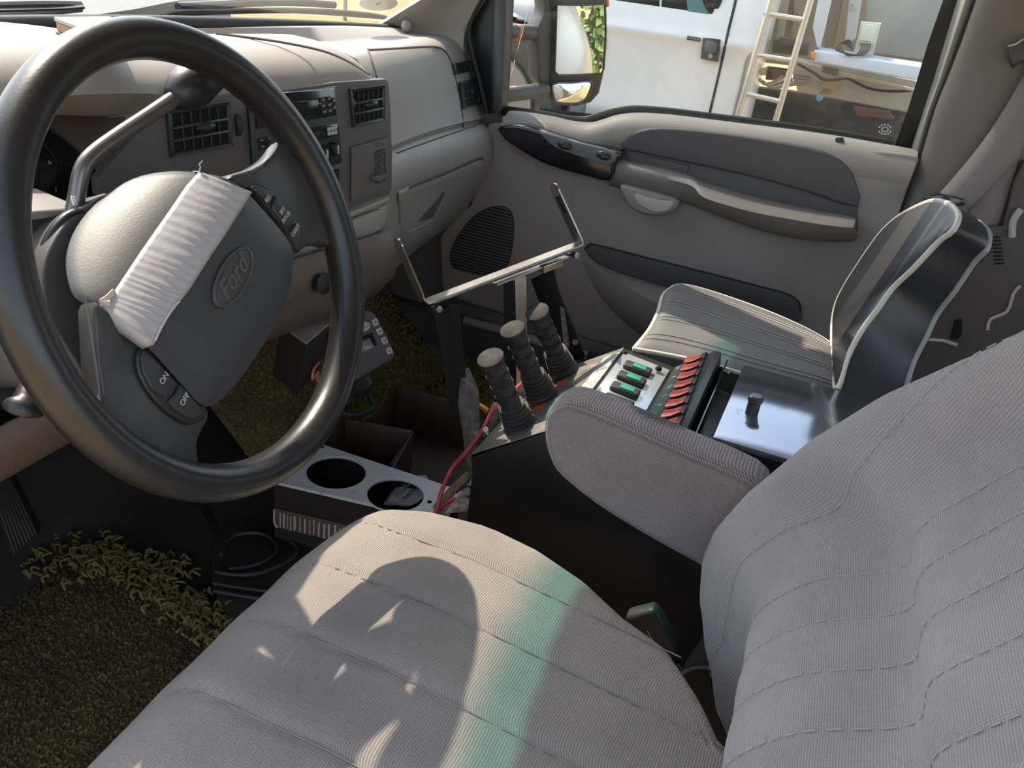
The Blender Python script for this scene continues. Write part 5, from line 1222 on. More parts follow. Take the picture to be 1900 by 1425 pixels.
# its foot: a dusty bracket bolted beside the cup holder
ft = [at(x, y, z=0.185) for x, y in ((826, 950), (862, 905), (886, 872), (893, 880), (918, 928), (910, 935), (868, 945))]
fo = make('foot_plate', G().prism(ft, (0, 0, -0.004), 0.001), mat('dusty_bracket', (0.58, 0.52, 0.42), 0.7, 0.1, var=(70, 0.9, (0.16, 0.145, 0.12)), bump=(120, 0.6, 0.0015)), ts)
make('foot_bolt', G().lathe(at(878, 919, z=0.186), (0, 0, 1), ((0, 0.008), (0.0015, 0.008), (0.002, 0.0055), (0.005, 0.0055), (0.0052, 0)), 16), M['steel'], fo)
make('foot_lip', G().hexa([at(x, y, z=zz) for zz in (0.16, 0.186) for x, y in ((896, 938), (912, 934), (920, 928), (898, 930))], 0.0008), M['dusty_metal'], fo)

# ================================================================== cup holder and wooden bins on the tunnel
ch = thing('cup_holder', 'black box with a scuffed white two-hole cup holder top, ahead of the driver cushion', 'cup holder', (0.04, 0.09, 0.03))
cpx = [(506, 893), (598, 824), (842, 905), (792, 960)]
cq = [at(x, y, z=0.150) for x, y in cpx]
cq[2] = cq[2] + (cq[2] - cq[1])*0.06; cq[3] = cq[3] + (cq[3] - cq[0])*0.12
m_white = mat('scuffed_white_plate', (0.66, 0.66, 0.67), 0.4, stain=(36, 0.62, (0.34, 0.33, 0.33)), var=(18, 0.5, (0.56, 0.56, 0.57)))
top = make('top_plate', G().prism(cq, (0, 0, -0.005), 0.0008), m_white, ch, smooth=False)
holes = []
for (l, r) in (((566, 876), (681, 876)), ((679, 919), (788, 916))):
    a, b = at(*l, z=0.150), at(*r, z=0.150); c = (a + b)/2; R_ = (a - b).length/2*0.985; holes.append((c, R_))
    cut(top, G().lathe(c + V((0, 0, -0.02)), (0, 0, 1), ((0, R_), (0.04, R_)), 48))
for p in top.data.polygons: p.use_smooth = False
for c, R_ in holes: make('hole_rim', G().loop([c + V((R_*math.cos(k*PI/24), R_*math.sin(k*PI/24), -0.001)) for k in range(48)], 0.0016, 6), m_white, ch)
for x, y in ((597, 829), (826, 899), (797, 931)): make('screw_hole', G().lathe(at(x, y, z=0.1504), (0, 0, 1), ((-0.001, 0.004), (0.0002, 0.004), (0.0002, 0)), 12), M['hole'], ch)
m_bw = mat('black_wood', (0.014, 0.011, 0.010), 0.6, bump=(100, 0.3, 0.001), var=(20, 0.6, (0.028, 0.02, 0.017)))
cc = sum(cq, V())/4
inn = [lerp(p, cc, 0.10) for p in cq]; outr = [lerp(p, cc, 0.015) for p in cq]
g = G()
for k in range(4):
    a, b, c_, d = outr[k], outr[(k+1) % 4], inn[(k+1) % 4], inn[k]; dz = V((0, 0, -0.0055)); db = V((0, 0, -0.118))
    g.hexa([a + db, b + db, c_ + db, d + db, a + dz, b + dz, c_ + dz, d + dz])
g.prism([p + V((0, 0, -0.118)) for p in outr], (0, 0, 0.008))
bxw = make('box_walls', g, m_bw, ch, smooth=False)
# striped label strip on the driver side of the box
a, b = outr[0], outr[3]; sd_ = (b - a).normalized(); nn = V((-sd_.y, sd_.x, 0)); nn = nn if nn.x < 0 else -nn
lp_ = make('side_label', G().hexa([a + sd_*0.002 + nn*0.0005 + V((0, 0, -0.085)), b - sd_*0.01 + nn*0.0005 + V((0, 0, -0.085)), b - sd_*0.01 + nn*0.004 + V((0, 0, -0.085)), a + sd_*0.002 + nn*0.004 + V((0, 0, -0.085)), a + sd_*0.002 + nn*0.0005 + V((0, 0, -0.048)), b - sd_*0.01 + nn*0.0005 + V((0, 0, -0.048)), b - sd_*0.01 + nn*0.004 + V((0, 0, -0.048)), a + sd_*0.002 + nn*0.004 + V((0, 0, -0.048))], 0.001), mat('brown_label', (0.11, 0.06, 0.05), 0.6), ch)
random.seed(3); x = 0.012; L_ = (b - a).length - 0.02
g = G()
while x < L_:
    wv = random.uniform(0.0012, 0.004); c = a + sd_*x + nn*0.0042 + V((0, 0, -0.066 - random.uniform(0, 0.004))); g.obox(c, sd_*wv*0.5, nn*0.0003, V((0, 0, 0.014))); x += wv + random.uniform(0.003, 0.007)
c = a + sd_*L_*0.56 + nn*0.0042 + V((0, 0, -0.066)); g.obox(c, sd_*0.008, nn*0.0004, V((0, 0, 0.016)))
make('label_bars', g, mat('label_white', (0.42, 0.39, 0.37), 0.6), lp_, smooth=False)
make('label_frame', G().tube(spline([a + sd_*0.002 + nn*0.0045 + V((0, 0, -0.05)), a + sd_*0.002 + nn*0.0045 + V((0, 0, -0.075)), a + sd_*0.008 + nn*0.0045 + V((0, 0, -0.084))], 4), 0.0015, 6), M['grey_mark'], lp_)
pk = thing('snack_packet', 'crumpled packet with green lettering lying in the rear cup hole', 'packet', at(745, 915, z=0.105))
P = [at(x, y, z=zz) for x, y, zz in ((711, 936, 0.10), (740, 900, 0.118), (756, 888, 0.124), (790, 884, 0.132), (796, 905, 0.130), (786, 925, 0.122), (760, 940, 0.108), (735, 938, 0.10))]
P = [p + V((0, 0, 0.002)) for p in P]
pkc = sum(P, V())/len(P); pn = V((-0.35, -0.25, 0.9)).normalized()
pk1 = make('wrapper', G().dome(spline(P, 2, True), pkc, lambda t, p: pn*(0.006*(1 - t**2) + 0.001*math.sin(p.x*400)), 5, base=-pn*0.004), mat('packet_film', (0.52, 0.45, 0.45), 0.4, bump=(80, 0.3, 0.002)), pk, angle=60)
pr_ = (at(775, 888, z=0.128) - at(745, 915, z=0.112)).normalized(); pu = pn.cross(pr_)
text('wrapper_title', 'JANSUM', 0.0110, at(748, 912, z=0.121) + pn*0.0125, pr_, pu, mat('green_print', (0.03, 0.30, 0.20), 0.5), pk1, 0.0003, 0.02)
text('wrapper_line', 'PLACE #1', 0.0075, at(760, 921, z=0.121) + pn*0.0125, pr_, pu, mat('dark_print', (0.02, 0.02, 0.03), 0.5), pk1, 0.0003, 0.02)
wb = thing('wooden_bin', 'open dark wooden bin with a small compartment between cup holder and toe board', 'bin', (0.22, 0.12, 0.03))
ZB = 0.15
Q = {k: at(*v, z=ZB) for k, v in dict(a=(735, 715), b=(868, 752), c=(878, 860), e=(640, 776), f=(766, 800), h=(596, 824), i=(728, 868), m=(690, 768)).items()}
def wall(p, q, name, z0=0.035, z1=ZB, th=0.006, m=None, par=None):
    d = (q - p); d.z = 0; d.normalize(); n = V((-d.y, d.x, 0))*th/2
    a, b = V((p.x, p.y, 0)), V((q.x, q.y, 0))
    return make(name, G().hexa([a - n + V((0, 0, z0)), b - n + V((0, 0, z0)), b + n + V((0, 0, z0)), a + n + V((0, 0, z0)), a - n + V((0, 0, z1)), b - n + V((0, 0, z1)), b + n + V((0, 0, z1)), a + n + V((0, 0, z1))], 0.0012), m or M['wood'], par or wb)
wall(Q['a'], Q['b'], 'bin_wall'); wall(Q['a'], Q['m'], 'bin_wall'); wall(Q['e'], Q['f'], 'bin_wall'); wall(Q['h'] + V((0.003, 0.002, 0)), Q['e'], 'bin_wall'); wall(Q['f'], Q['i'], 'bin_wall', th=0.005)
wall(Q['m'], Q['e'], 'bin_wall', z1=ZB - 0.02)
make('bin_floor', G().prism([V((p.x, p.y, 0.052)) for p in (Q['a'], Q['b'], V((0.28, -0.09, 0)), V((0.115, -0.07, 0)), V((Q['h'].x + 0.01, Q['h'].y, 0)))], (0, 0, -0.012)), mat('bin_board', (0.060, 0.045, 0.038), 0.7, bump=(80, 0.3, 0.001)), wb)
make('paper_tab', G().prism([at(x, y, z=zz) for x, y, zz in ((762, 812, 0.148), (750, 850, 0.12), (738, 866, 0.105), (722, 862, 0.115))], (0.002, 0.001, 0)), mat('torn_label', (0.20, 0.17, 0.15), 0.7), wb)

# ================================================================== wiring
def cable(name, label, pts, r, m, cat='cable', n=6, group=None):
    o = make(name, G().tube(spline(pts, n), r, 8), m); tag(o, label, cat, group); return o
m_pink = mat('red_pink_cable', (0.55, 0.075, 0.11), 0.4)
c1 = cable('red_cable', 'red cable looping from the cup holder up behind the front joystick', [at(806, 958, z=0.165), at(812, 940, z=0.17), at(820, 910, z=0.19), at(838, 870, z=0.215), at(868, 835, z=0.255), at(897, 795, z=0.285), at(912, 765, z=0.30), at(932, 745, z=0.315), at(950, 728, z=0.325), at(968, 712, z=0.33), at(985, 700, z=0.33)], 0.0035, m_pink, group='red cables beside the console')
cable('red_cable', 'short red cable end running under the dusty stand foot', [at(806, 955, z=0.162), at(822, 938, z=0.168), at(845, 925, z=0.175)], 0.0035, m_pink, group='red cables beside the console')
g = G().tube(spline([at(810, 945, z=0.16), at(835, 915, z=0.17), at(862, 888, z=0.18), at(872, 880, z=0.185)], 4), 0.008, 8, flat=((0, 0, 1), 0.4)); tag(make('wire_bundle', g, mat('brown_tape_bundle', (0.27, 0.17, 0.085), 0.8, bump=(150, 0.6, 0.002), var=(60, 0.7, (0.12, 0.08, 0.05)))), 'brown taped wire bundle beside the white cup holder plate', 'wires')
g = G(); P = spline([at(926, 752, z=0.30), at(918, 768, z=0.285), at(912, 790, z=0.262), at(908, 812, z=0.24)], 10); g.tube(P, [0.0085 + 0.0018*(k % 2) for k in range(len(P))], 12); tag(make('corrugated_conduit', g, mat('grey_conduit', (0.30, 0.27, 0.23), 0.5)), 'ribbed grey conduit tube behind the nearest joystick', 'conduit')
g = G().tube(spline([at(888, 752, z=0.29), at(898, 758, z=0.29), at(906, 764, z=0.288)], 4), 0.005, 8); tag(make('orange_wire', g, mat('orange_wire_plastic', (0.62, 0.25, 0.06), 0.5)), 'short orange wire end behind the dusty stand leg', 'wire')
g = G().tube([at(899, 795, z=0.287), at(905, 806, z=0.284)], 0.0022, 6).loop([at(901 + 4*math.cos(k*PI/5), 797 + 4*math.sin(k*PI/5), z=0.288) for k in range(10)], 0.0012, 5); tag(make('cable_tie', g, mat('white_nylon', (0.75, 0.74, 0.72), 0.4)), 'white cable tie holding the red cable', 'cable tie')
cable('black_cable', 'black cable curling over the front of the wooden bin', [at(590, 690, z=0.2), at(620, 750, z=0.175), at(650, 770, z=0.165), at(690, 758, z=0.165), at(685, 735, z=0.17), at(672, 722, z=0.175)], 0.006, M['rubber'])
cable('thin_wire', 'thin black wires under the dusty stand foot', [at(846, 915, z=0.19), at(868, 902, z=0.20), at(878, 915, z=0.192), at(866, 922, z=0.19)], 0.0014, M['rubber'], 'wire')
cable('pink_wire', 'pink and orange wires hanging under the dash inside the wheel rim', [at(592, 672, y=0.2), at(582, 686, y=0.19), at(580, 704, y=0.19), at(590, 690, y=0.2), at(588, 708, y=0.195)], 0.0022, mat('salmon_wire', (0.55, 0.17, 0.12), 0.5), 'wire')

# ================================================================== handheld controller, box under the dash
bc = thing('trailer_brake_controller', 'grey handheld controller with arrow keys standing before the wooden bin', 'controller', at(690, 690, y=0.17))
KP = at(690, 640, y=0.17); KN = V((-0.50, -0.72, 0.48)).normalized()
def kp_(px, py, d=0.0): return atp(px, py, KP + KN*d, KN)
bd = [(640, 590), (660, 580), (684, 575), (696, 582), (716, 615), (734, 655), (732, 666), (700, 685), (664, 706), (646, 700), (628, 660)]
kb_ = make('controller_body', G().prism(spline([kp_(x, y) for x, y in bd], 1, True), -KN*0.025, 0.006, 4), mat('controller_grey', (0.085, 0.08, 0.08), 0.5, bump=(500, 0.15, 0.0004)), bc, angle=50)
k_r = (kp_(700, 605) - kp_(660, 622)).normalized(); k_u = KN.cross(k_r)
m_key = mat('pale_key', (0.50, 0.48, 0.46), 0.5)
for (x, y), s in (((696, 598), 'A'), ((704, 615), 'A'), ((713, 632), 'V'), ((722, 651), 'V')):
    c = kp_(x, y, 0.001); k = make('arrow_key', G().obox(c, k_r*0.0052, k_u*0.0058, KN*0.0022, 0.0015, 2), m_key, bc)
    up = k_u if s == 'A' else -k_u
    make('key_arrow', G().tube([c + KN*0.0024 - k_r*0.0025 - up*0.002, c + KN*0.0024 + up*0.0025, c + KN*0.0024 + k_r*0.0025 - up*0.002], 0.0006, 5), M['hole'], k)
oc = kp_(677, 606, 0.0006); ov = make('oval_badge', G().prism([oc + k_r*0.0105*math.cos(k*PI/14) + k_u*0.0072*math.sin(k*PI/14) for k in range(28)], -KN*0.001), m_key, bc)
text('badge_script', 'Ford', 0.0085, oc + KN*0.0004, k_r, k_u, mat('badge_grey', (0.20, 0.19, 0.19), 0.5), ov, 0.0002)
sq = [kp_(x, y, 0.0006) for x, y in ((655, 640), (688, 624), (698, 642), (664, 658))]; make('display', G().prism(sq, -KN*0.001, 0.0003), mat('lcd_grey', (0.19, 0.185, 0.18), 0.2), bc)
g = G().prism([kp_(x, y, 0.0008) for x, y in ((650, 634), (690, 617), (700, 640), (694, 643), (686, 627), (652, 641))], -KN*0.001); make('display_shade', g, M['hole'], bc)
ub = thing('carton', 'small pale topped box leaning under the dash inside the wheel rim', 'box', at(570, 620, y=0.22))
q = [at(x, y, z=0.392) for x, y in ((521, 606), (577, 580), (610, 604), (568, 640))]
make('box_body', G().prism(q, (0.02, 0.03, -0.10), 0.002), mat('box_dark', (0.035, 0.03, 0.028), 0.6), ub)
make('box_lid', G().prism([p + V((0, 0, 0.003)) for p in q], (0, 0, -0.003), 0.0006), mat('box_pink_grey', (0.36, 0.29, 0.265), 0.6, var=(40, 0.7, (0.45, 0.40, 0.36))), ub)
"""plug"""
pg = tag(make('wiring_plug', G().lathe(at(668, 728, z=0.19), (-0.3, -0.2, 0.9), ((0, 0.016), (0.01, 0.019), (0.03, 0.019), (0.032, 0.014), (0.032, 0)), 16), M['rubber']), 'black round wiring plug lying beside the wooden bin', 'plug')
# ================================================================== floor coverings, pedals
random.seed(11)
def pile(name, label, outline, z, n, cols, h=0.010, slope=None, r=0.006, curl=0):
    """shaggy tufts over an area: nobody could count them"""
    xs = [p.x for p in outline]; ys = [p.y for p in outline]; P2 = [(p.x, p.y) for p in outline]; g = G(); k = 0
    zf = slope or (lambda x, y: z)
    base = []
    while k < n:
        x, y = random.uniform(min(xs), max(xs)), random.uniform(min(ys), max(ys))
        if not inside(x, y, P2): continue
        k += 1; zz = zf(x, y); a = random.uniform(0, 2*PI); rr = r*random.uniform(0.5, 1.2); hh = h*random.uniform(0.4, 1.3); ox, oy = random.gauss(0, 0.5)*hh, random.gauss(0, 0.5)*hh
        v = [V((x + rr*math.cos(a + q*2.1), y + rr*math.sin(a + q*2.1), zz)) for q in range(3)] + [V((x + ox + rr*0.5*math.cos(a + q*2.1), y + oy + rr*0.5*math.sin(a + q*2.1), zz + hh)) for q in range(3)]
        g.add(v, [(0, 1, 4, 3), (1, 2, 5, 4), (2, 0, 3, 5), (3, 4, 5)])
    return g
m_moss = mat('olive_shag', (0.15, 0.12, 0.04), 0.95, var=(9, 0.9, (0.10, 0.07, 0.032)))
m_loop = mat('olive_loops', (0.20, 0.165, 0.045), 0.9, var=(14, 0.6, (0.12, 0.10, 0.03)))
dc_o = [at(x, y, z=0.012) for x, y in ((-60, 1000), (0, 985), (60, 985), (110, 985), (170, 1005), (240, 1012), (265, 1050), (300, 1085), (345, 1110), (400, 1130), (440, 1165), (560, 1220))] + [V((-0.22, -0.05, 0.012)), V((-0.75, -0.05, 0.012)), V((-0.78, 0.40, 0.012))]
rug = thing('carpet_mat', 'olive green shaggy carpet mat in the driver footwell', 'carpet', (-0.45, 0.2, 0.002), 'green carpets in the footwells')
make('mat_backing', G().prism(dc_o, (0, 0, -0.010), 0.002), m_moss, rug)
o = make('pile', pile('', '', dc_o, 0.011, 26000, None, 0.006, None, 0.0032), m_moss, rug, smooth=False); o['kind'] = 'stuff'
g = G()
for k in range(420):
    t = random.random(); e = samp([at(x, y, z=0.015) for x, y in ((-20, 1010), (60, 1000), (110, 992), (180, 1010), (245, 1020), (300, 1085), (345, 1115), (400, 1140), (435, 1165))], t)
    e = e + V((random.gauss(-0.012, 0.020) - 0.03*(1-t)*random.random(), random.gauss(-0.02, 0.028) - 0.08*random.random()*(t < 0.55), random.uniform(0.002, 0.012)))
    a = random.uniform(0, 2*PI); l = random.uniform(0.004, 0.011); d = V((math.cos(a), math.sin(a), 0)); s = V((-d.y, d.x, 0))
    g.tube(spline([e - d*l, e - d*l*0.4 + s*l*0.6 + V((0, 0, 0.006)), e + d*l*0.4 - s*l*0.5 + V((0, 0, 0.009)), e + d*l], 3), 0.0020, 5)
o = make('loose_loops', g, m_loop, rug); o['kind'] = 'stuff'
pz = lambda x, y: 0.02 + max(0.0, (y - 0.36))*0.95 + 0.012
pc_o = [V((0.12, 0.27, 0)), V((0.12, 0.62, 0)), V((0.79, 0.62, 0)), V((0.79, -0.30, 0)), V((0.40, -0.30, 0)), V((0.40, 0.24, 0))]
prug = thing('carpet_mat', 'dark olive shaggy carpet covering the passenger toe board behind the tablet stand', 'carpet', (0.5, 0.3, 0.03), 'green carpets in the footwells')
g = G().grid([[V((x, y, pz(x, y) - 0.004)) for x in (0.40, 0.55, 0.68, 0.79)] for y in (-0.3, 0.0, 0.20)]).grid([[V((x, y, pz(x, y) - 0.004)) for x in (0.12, 0.25, 0.40, 0.55, 0.68, 0.79)] for y in (0.265, 0.36, 0.45, 0.55, 0.62)])
make('mat_backing', g, m_moss, prug, solid=0.006)
o = make('pile', pile('', '', pc_o, 0.0, 22000, None, 0.007, pz, 0.0036), mat('olive_shag_light', (0.26, 0.215, 0.075), 0.95, var=(9, 0.9, (0.15, 0.11, 0.05))), prug, smooth=False); o['kind'] = 'stuff'
pd_ = thing('brake_pedal', 'black ribbed rubber pedal at the edge of the driver footwell', 'pedal', at(35, 960, y=0.45))
q = [at(-22, 900, y=0.46), at(18, 884, y=0.47), at(72, 990, y=0.41), at(22, 1036, y=0.40)]
pad_ = make('pedal_pad', G().prism(q, (0.02, 0.018, -0.006), 0.003), M['rubber'], pd_)
for k in range(8):
    t = 0.10 + k*0.115; a, b = lerp(q[0], q[1], t), lerp(q[3], q[2], t); nn = (q[1]-q[0]).cross(q[3]-q[0]).normalized(); nn = nn if nn.dot(EYE - a) > 0 else -nn
    make('rib', G().obox((a+b)/2 + nn*0.0012, (b-a)/2*0.95, (q[1]-q[0]).normalized()*0.0016, nn*0.0012, 0.0005, 1), mat('rib_grey', (0.06, 0.056, 0.052), 0.5) if 'rib_grey' not in bpy.data.materials else bpy.data.materials['rib_grey'], pad_)
make('pedal_arm', G().tube([(q[0]+q[1])/2 + V((0.03, 0.03, -0.01)), (q[0]+q[1])/2 + V((0.04, 0.10, 0.16))], 0.010, 8), M['black_metal'], pd_)
fm = thing('rubber_tunnel_mat', 'black moulded rubber mat on the tunnel beside the driver cushion', 'mat', (-0.10, 0.16, 0.03))
o1 = [at(x, y, z=0.035) for x, y in ((392, 1040), (410, 985), (450, 962), (520, 985), (620, 1030), (600, 1130), (470, 1190), (410, 1120))]
make('mat_sheet', G().prism(spline(o1, 3, True), (0, 0, -0.006), 0.002), m_mat, fm)
for px, r in (([(410, 1030), (420, 1005), (450, 990), (490, 992), (512, 1010), (508, 1030), (470, 1050), (425, 1056)], 0.0025), ([(400, 1060), (430, 1066), (480, 1064), (535, 1040), (552, 1020), (540, 1006)], 0.0025), ([(395, 1082), (440, 1090), (500, 1098)], 0.002), ([(396, 1096), (440, 1104), (490, 1112)], 0.002)):
    make('mat_ridge', G().tube(spline([at(x, y, z=0.040) for x, y in px], 4, False), r*1.6, 8), M['rubber'], fm)
g = G().prism(spline([at(x, y, z=0.040) for x, y in ((414, 1026), (424, 1006), (452, 993), (488, 996), (506, 1012), (502, 1028), (468, 1046), (428, 1052))], 3, True), (0, 0, -0.004), 0.002); make('raised_pad', g, mat('mat_pad', (0.026, 0.022, 0.02), 0.55), fm)
make('mat_hole', G().lathe(at(459, 966, z=0.0362), (0, 0, 1), ((0, 0.007), (0.0005, 0.007), (0.0005, 0)), 14), M['hole'], fm)
g = G().tube(spline([at(378, 940, z=0.12), at(388, 960, z=0.09), at(404, 990, z=0.05)], 4), 0.006, 8).tube(spline([at(388, 940, z=0.125), at(400, 966, z=0.09), at(411, 994, z=0.05)], 4), 0.0015, 6); tag(make('throttle_rod', g, M['black_metal']), 'thin black metal rod standing on the floor below the wheel rim', 'rod')

# ================================================================== the white work truck parked alongside
XT = 2.30
def T(px, py, x=XT): return at(px, py, x=x)
# the sand bank it stands on
g = G().grid([[V((1.35, y, GROUND)) for y in (-4, -1, 2, 5)], [V((1.8, y, -0.35)) for y in (-4, -1, 2, 5)], [V((2.1, y, -0.20)) for y in (-4, -1, 2, 5)], [V((5.5, y, -0.20)) for y in (-4, -1, 2, 5)], [V((6.5, y, GROUND)) for y in (-4, -1, 2, 5)]])
struct(make('floor_bank', g, m_sand, angle=80))
tk = thing('work_truck', 'white work truck cab with its door and mirror side, parked outside the passenger window', 'truck', (2.8, 0.2, -0.2))
m_paint = mat('white_truck_paint', (0.82, 0.79, 0.74), 0.35, coat=0.35, spec=0.4)
# side of the cab, swept along its length
cre = [T(x, y) for x, y in ((1000, 22), (1130, 40), (1260, 61), (1384, 80))]
def cz(y):
    a, b = cre[0], cre[-1]; return a.z + (b.z - a.z)*(y - a.y)/(b.y - a.y)
secs = [(0.60, 0.22), (0.42, 0.14), (0.22, 0.06), (0.14, 0.03), (0.085, 0.012), (0.03, 0.0), (0.012, -0.004), (0.0, -0.014), (-0.016, -0.016), (-0.03, -0.006), (-0.06, 0.004), (-0.16, 0.002), (-0.26, 0.006), (-0.29, -0.004), (-0.31, 0.0), (-0.40, 0.020), (-0.52, 0.06), (-0.60, 0.11)]
yA, yB = T(1116, 120).y, T(1372, 120).y
g = G(); rows = []
for k in range(13):
    y = lerp(T(1100, 120).y, T(1368, 120).y, k/12); rows.append([V((XT + dx, y, cz(y) + dz)) for dz, dx in secs])
e = rows[-1]; rows.append([p + V((0.02, -0.035, 0)) for p in e]); rows.append([p + V((0.08, -0.06, 0)) for p in e]); rows.append([p + V((0.45, -0.05, 0)) for p in e])
g.grid(rows); make('cab_side', g, m_paint, tk, angle=60)
g = G().box((2.45, 0.16, -0.05), (4.1, 1.22, 0.72), 0.05).box((2.6, 0.16, 0.7), (4.0, 1.0, 1.6), 0.06); make('cab_body', g, m_paint, tk)
def tline(pxs, r, m, name, x=XT - 0.004): return make(name, G().tube(spline([at(a, b, x=x) for a, b in pxs], 3), r, 6), m, tk)
seam = [(1372, -30), (1362, 15), (1352, 55), (1338, 120), (1318, 205), (1310, 235)]
def cab_x(p):
    return XT + pwl([(-a, b) for a, b in secs], -(p.z - cz(p.y)))[0]
def on_cab(px, py, off):
    p = T(px, py)
    for _ in range(3): p = T(px, py, cab_x(p) - off)
    return p
make('door_seam', G().tube([on_cab(*samp([V((a, b, 0)) for a, b in seam], k/30).to_tuple()[:2], 0.0) for k in range(31)], 0.005, 6), M['seal'], tk)
wn_ = [(1150, -40), (1143, 0), (1141, 20), (1170, 25), (1194, 27), (1212, 20), (1235, 18), (1270, 22), (1319, 33), (1330, 5), (1340, -40)]
wd_ = make('window_trim', G().prism([T(x, y, XT + 0.015) for x, y in [(1140, -40), (1133, 0), (1131, 24), (1168, 31), (1196, 33), (1214, 26), (1236, 23), (1270, 27), (1325, 40), (1338, 5), (1350, -40)]], (0.03, 0, 0), 0.004), M['seal'], tk)
m_dg = mat('dark_window_glass', (0.012, 0.018, 0.022), 0.04, coat=0.3)
wg = make('window_glass', G().prism([T(x, y, XT + 0.010) for x, y in wn_], (0.012, 0, 0), 0.001), m_dg, wd_)
make('seat_seen_inside', G().prism(spline([T(x, y, XT + 0.0095) for x, y in ((1276, -20), (1296, -14), (1308, 14), (1318, 32), (1290, 26), (1276, 20))], 2, True), (0.002, 0, 0)), mat('teal_reflection_cloth', (0.10, 0.20, 0.19), 0.5), wg)
make('window_sticker', G().prism([T(x, y, XT + 0.0093) for x, y in ((1224, 0), (1228, 0), (1227, 14), (1224, 16))], (0.002, 0, 0)), M['white_mark'], wg)
hb_ = make('handle_bezel', G().prism(spline([T(x, y, XT - 0.022) for x, y in ((1306, 70), (1334, 73), (1336, 78), (1331, 112), (1327, 114), (1302, 109), (1300, 105), (1304, 74))], 2, True), (0.04, 0, 0), 0.005, 3), mat('handle_black', (0.03, 0.03, 0.03), 0.4), tk)
make('handle_lever', G().prism(spline([T(x, y, XT - 0.030) for x, y in ((1309, 76), (1330, 79), (1327, 98), (1306, 95))], 2, True), (0.012, 0, 0), 0.004, 2), mat('handle_grey', (0.09, 0.09, 0.09), 0.35), hb_)
make('door_lock', G().lathe(T(1318, 104, XT - 0.022), (-1, 0, 0), ((0, 0.008), (0.003, 0.008), (0.003, 0)), 14), M['chrome'], hb_)
bg_ = make('door_badge', G().prism([T(x, y, XT - 0.024) for x, y in ((1275, 66.5), (1300, 70.5), (1299, 77.5), (1274, 73.5))], (0.012, 0, 0), 0.002), M['black'], tk)
bd_ = (T(1300, 74, XT) - T(1275, 70, XT)).normalized()
text('badge_lettering', 'SUPER DUTY', 0.0085, T(1287, 72, XT - 0.0245), bd_, V((0, 0, 1)), M['grey_mark'], bg_, 0.0005)
# front wing and wheel
g = G(); rows = []
for k in range(12):
    y = lerp(T(1118, 120).y, T(880, 60).y, k/11); zc = cz(y) - 0.01
    wy, wz, wr = T(905, 190).y, T(905, 190).z, 0.35
    arch = wz + math.sqrt(max(0.0, wr*wr - (y - wy)**2)) if abs(y - wy) < wr else -1
    col = []
    for t in range(12):
        z = lerp(zc + 0.09, max(arch, -0.05) if arch > -0.5 else 0.16, t/11); d = zc + 0.09 - z
        dx = 0.10*max(0, 1 - d/0.10)**2 - 0.05*math.exp(-((d - 0.20)/0.10)**2)*(1 if arch > -0.5 else 0.3)
        col.append(V((XT + 0.01 + dx, y, z)))
    rows.append([col[0] + V((0.5, 0, 0.05))] + col + [col[-1] + V((0.05, 0, 0))])
g.grid(rows); make('front_wing', g, mat('silver_wing_paint', (0.30, 0.30, 0.30), 0.3, coat=0.4), tk, angle=60)
wc_ = T(905, 190, XT + 0.10)
tyre = make('tyre', G().lathe(wc_ + V((0.0, 0, 0)), (1, 0, 0), [(0.0, 0.20), (-0.03, 0.24), (-0.035, 0.29), (-0.01, 0.325), (0.05, 0.33), (0.20, 0.33), (0.24, 0.20)], 48), mat('dusty_tyre', (0.075, 0.07, 0.062), 0.85, bump=(60, 0.5, 0.004), var=(14, 0.7, (0.19, 0.165, 0.13))), tk, angle=30)
make('wheel_rim', G().lathe(wc_, (1, 0, 0), [(-0.01, 0.20), (-0.02, 0.195), (0.0, 0.17), (0.03, 0.13), (0.02, 0.07), (-0.02, 0.06), (-0.02, 0)], 40), mat('rim_steel', (0.50, 0.46, 0.40), 0.4, 0.6), tyre)
g = G()
for k in range(44):
    a = 2*PI*k/44; c = wc_ + V((0.10, 0.332*math.cos(a), 0.332*math.sin(a))); t_ = V((0, -math.sin(a), math.cos(a))); rr = V((0, math.cos(a), math.sin(a)))
    g.obox(c, V((0.09, 0, 0)) + t_*0.004, t_*0.010, rr*0.006)
make('tread_blocks', g, mat('tread_black', (0.03, 0.028, 0.026), 0.9), tyre, smooth=False)
make('step_bar', G().hexa([T(x, y, xx) for xx in (XT - 0.04, XT + 0.15) for x, y in ((1000, 212), (1140, 226), (1140, 216), (1000, 200))], 0.006), M['black_metal'], tk)
g = G().grid([[T(1372, -40, XT + 0.06), T(1352, 80, XT + 0.06), T(1330, 240, XT + 0.06)], [T(1408, -40, XT + 0.30), T(1380, 80, XT + 0.30), T(1352, 240, XT + 0.30)]])
make('cab_back', g, mat('cab_back_grey', (0.33, 0.31, 0.28), 0.6), tk, solid=0.01)
for k in range(3): make('grab_rail', G().tube([T(1393 - k*5, 90, XT + 0.02 + k*0.05), T(1362 - k*5, 225, XT + 0.02 + k*0.05)], 0.008, 8), mat('rail_grey', (0.35, 0.34, 0.32), 0.35, 0.6) if 'rail_grey' not in bpy.data.materials else bpy.data.materials['rail_grey'], tk)

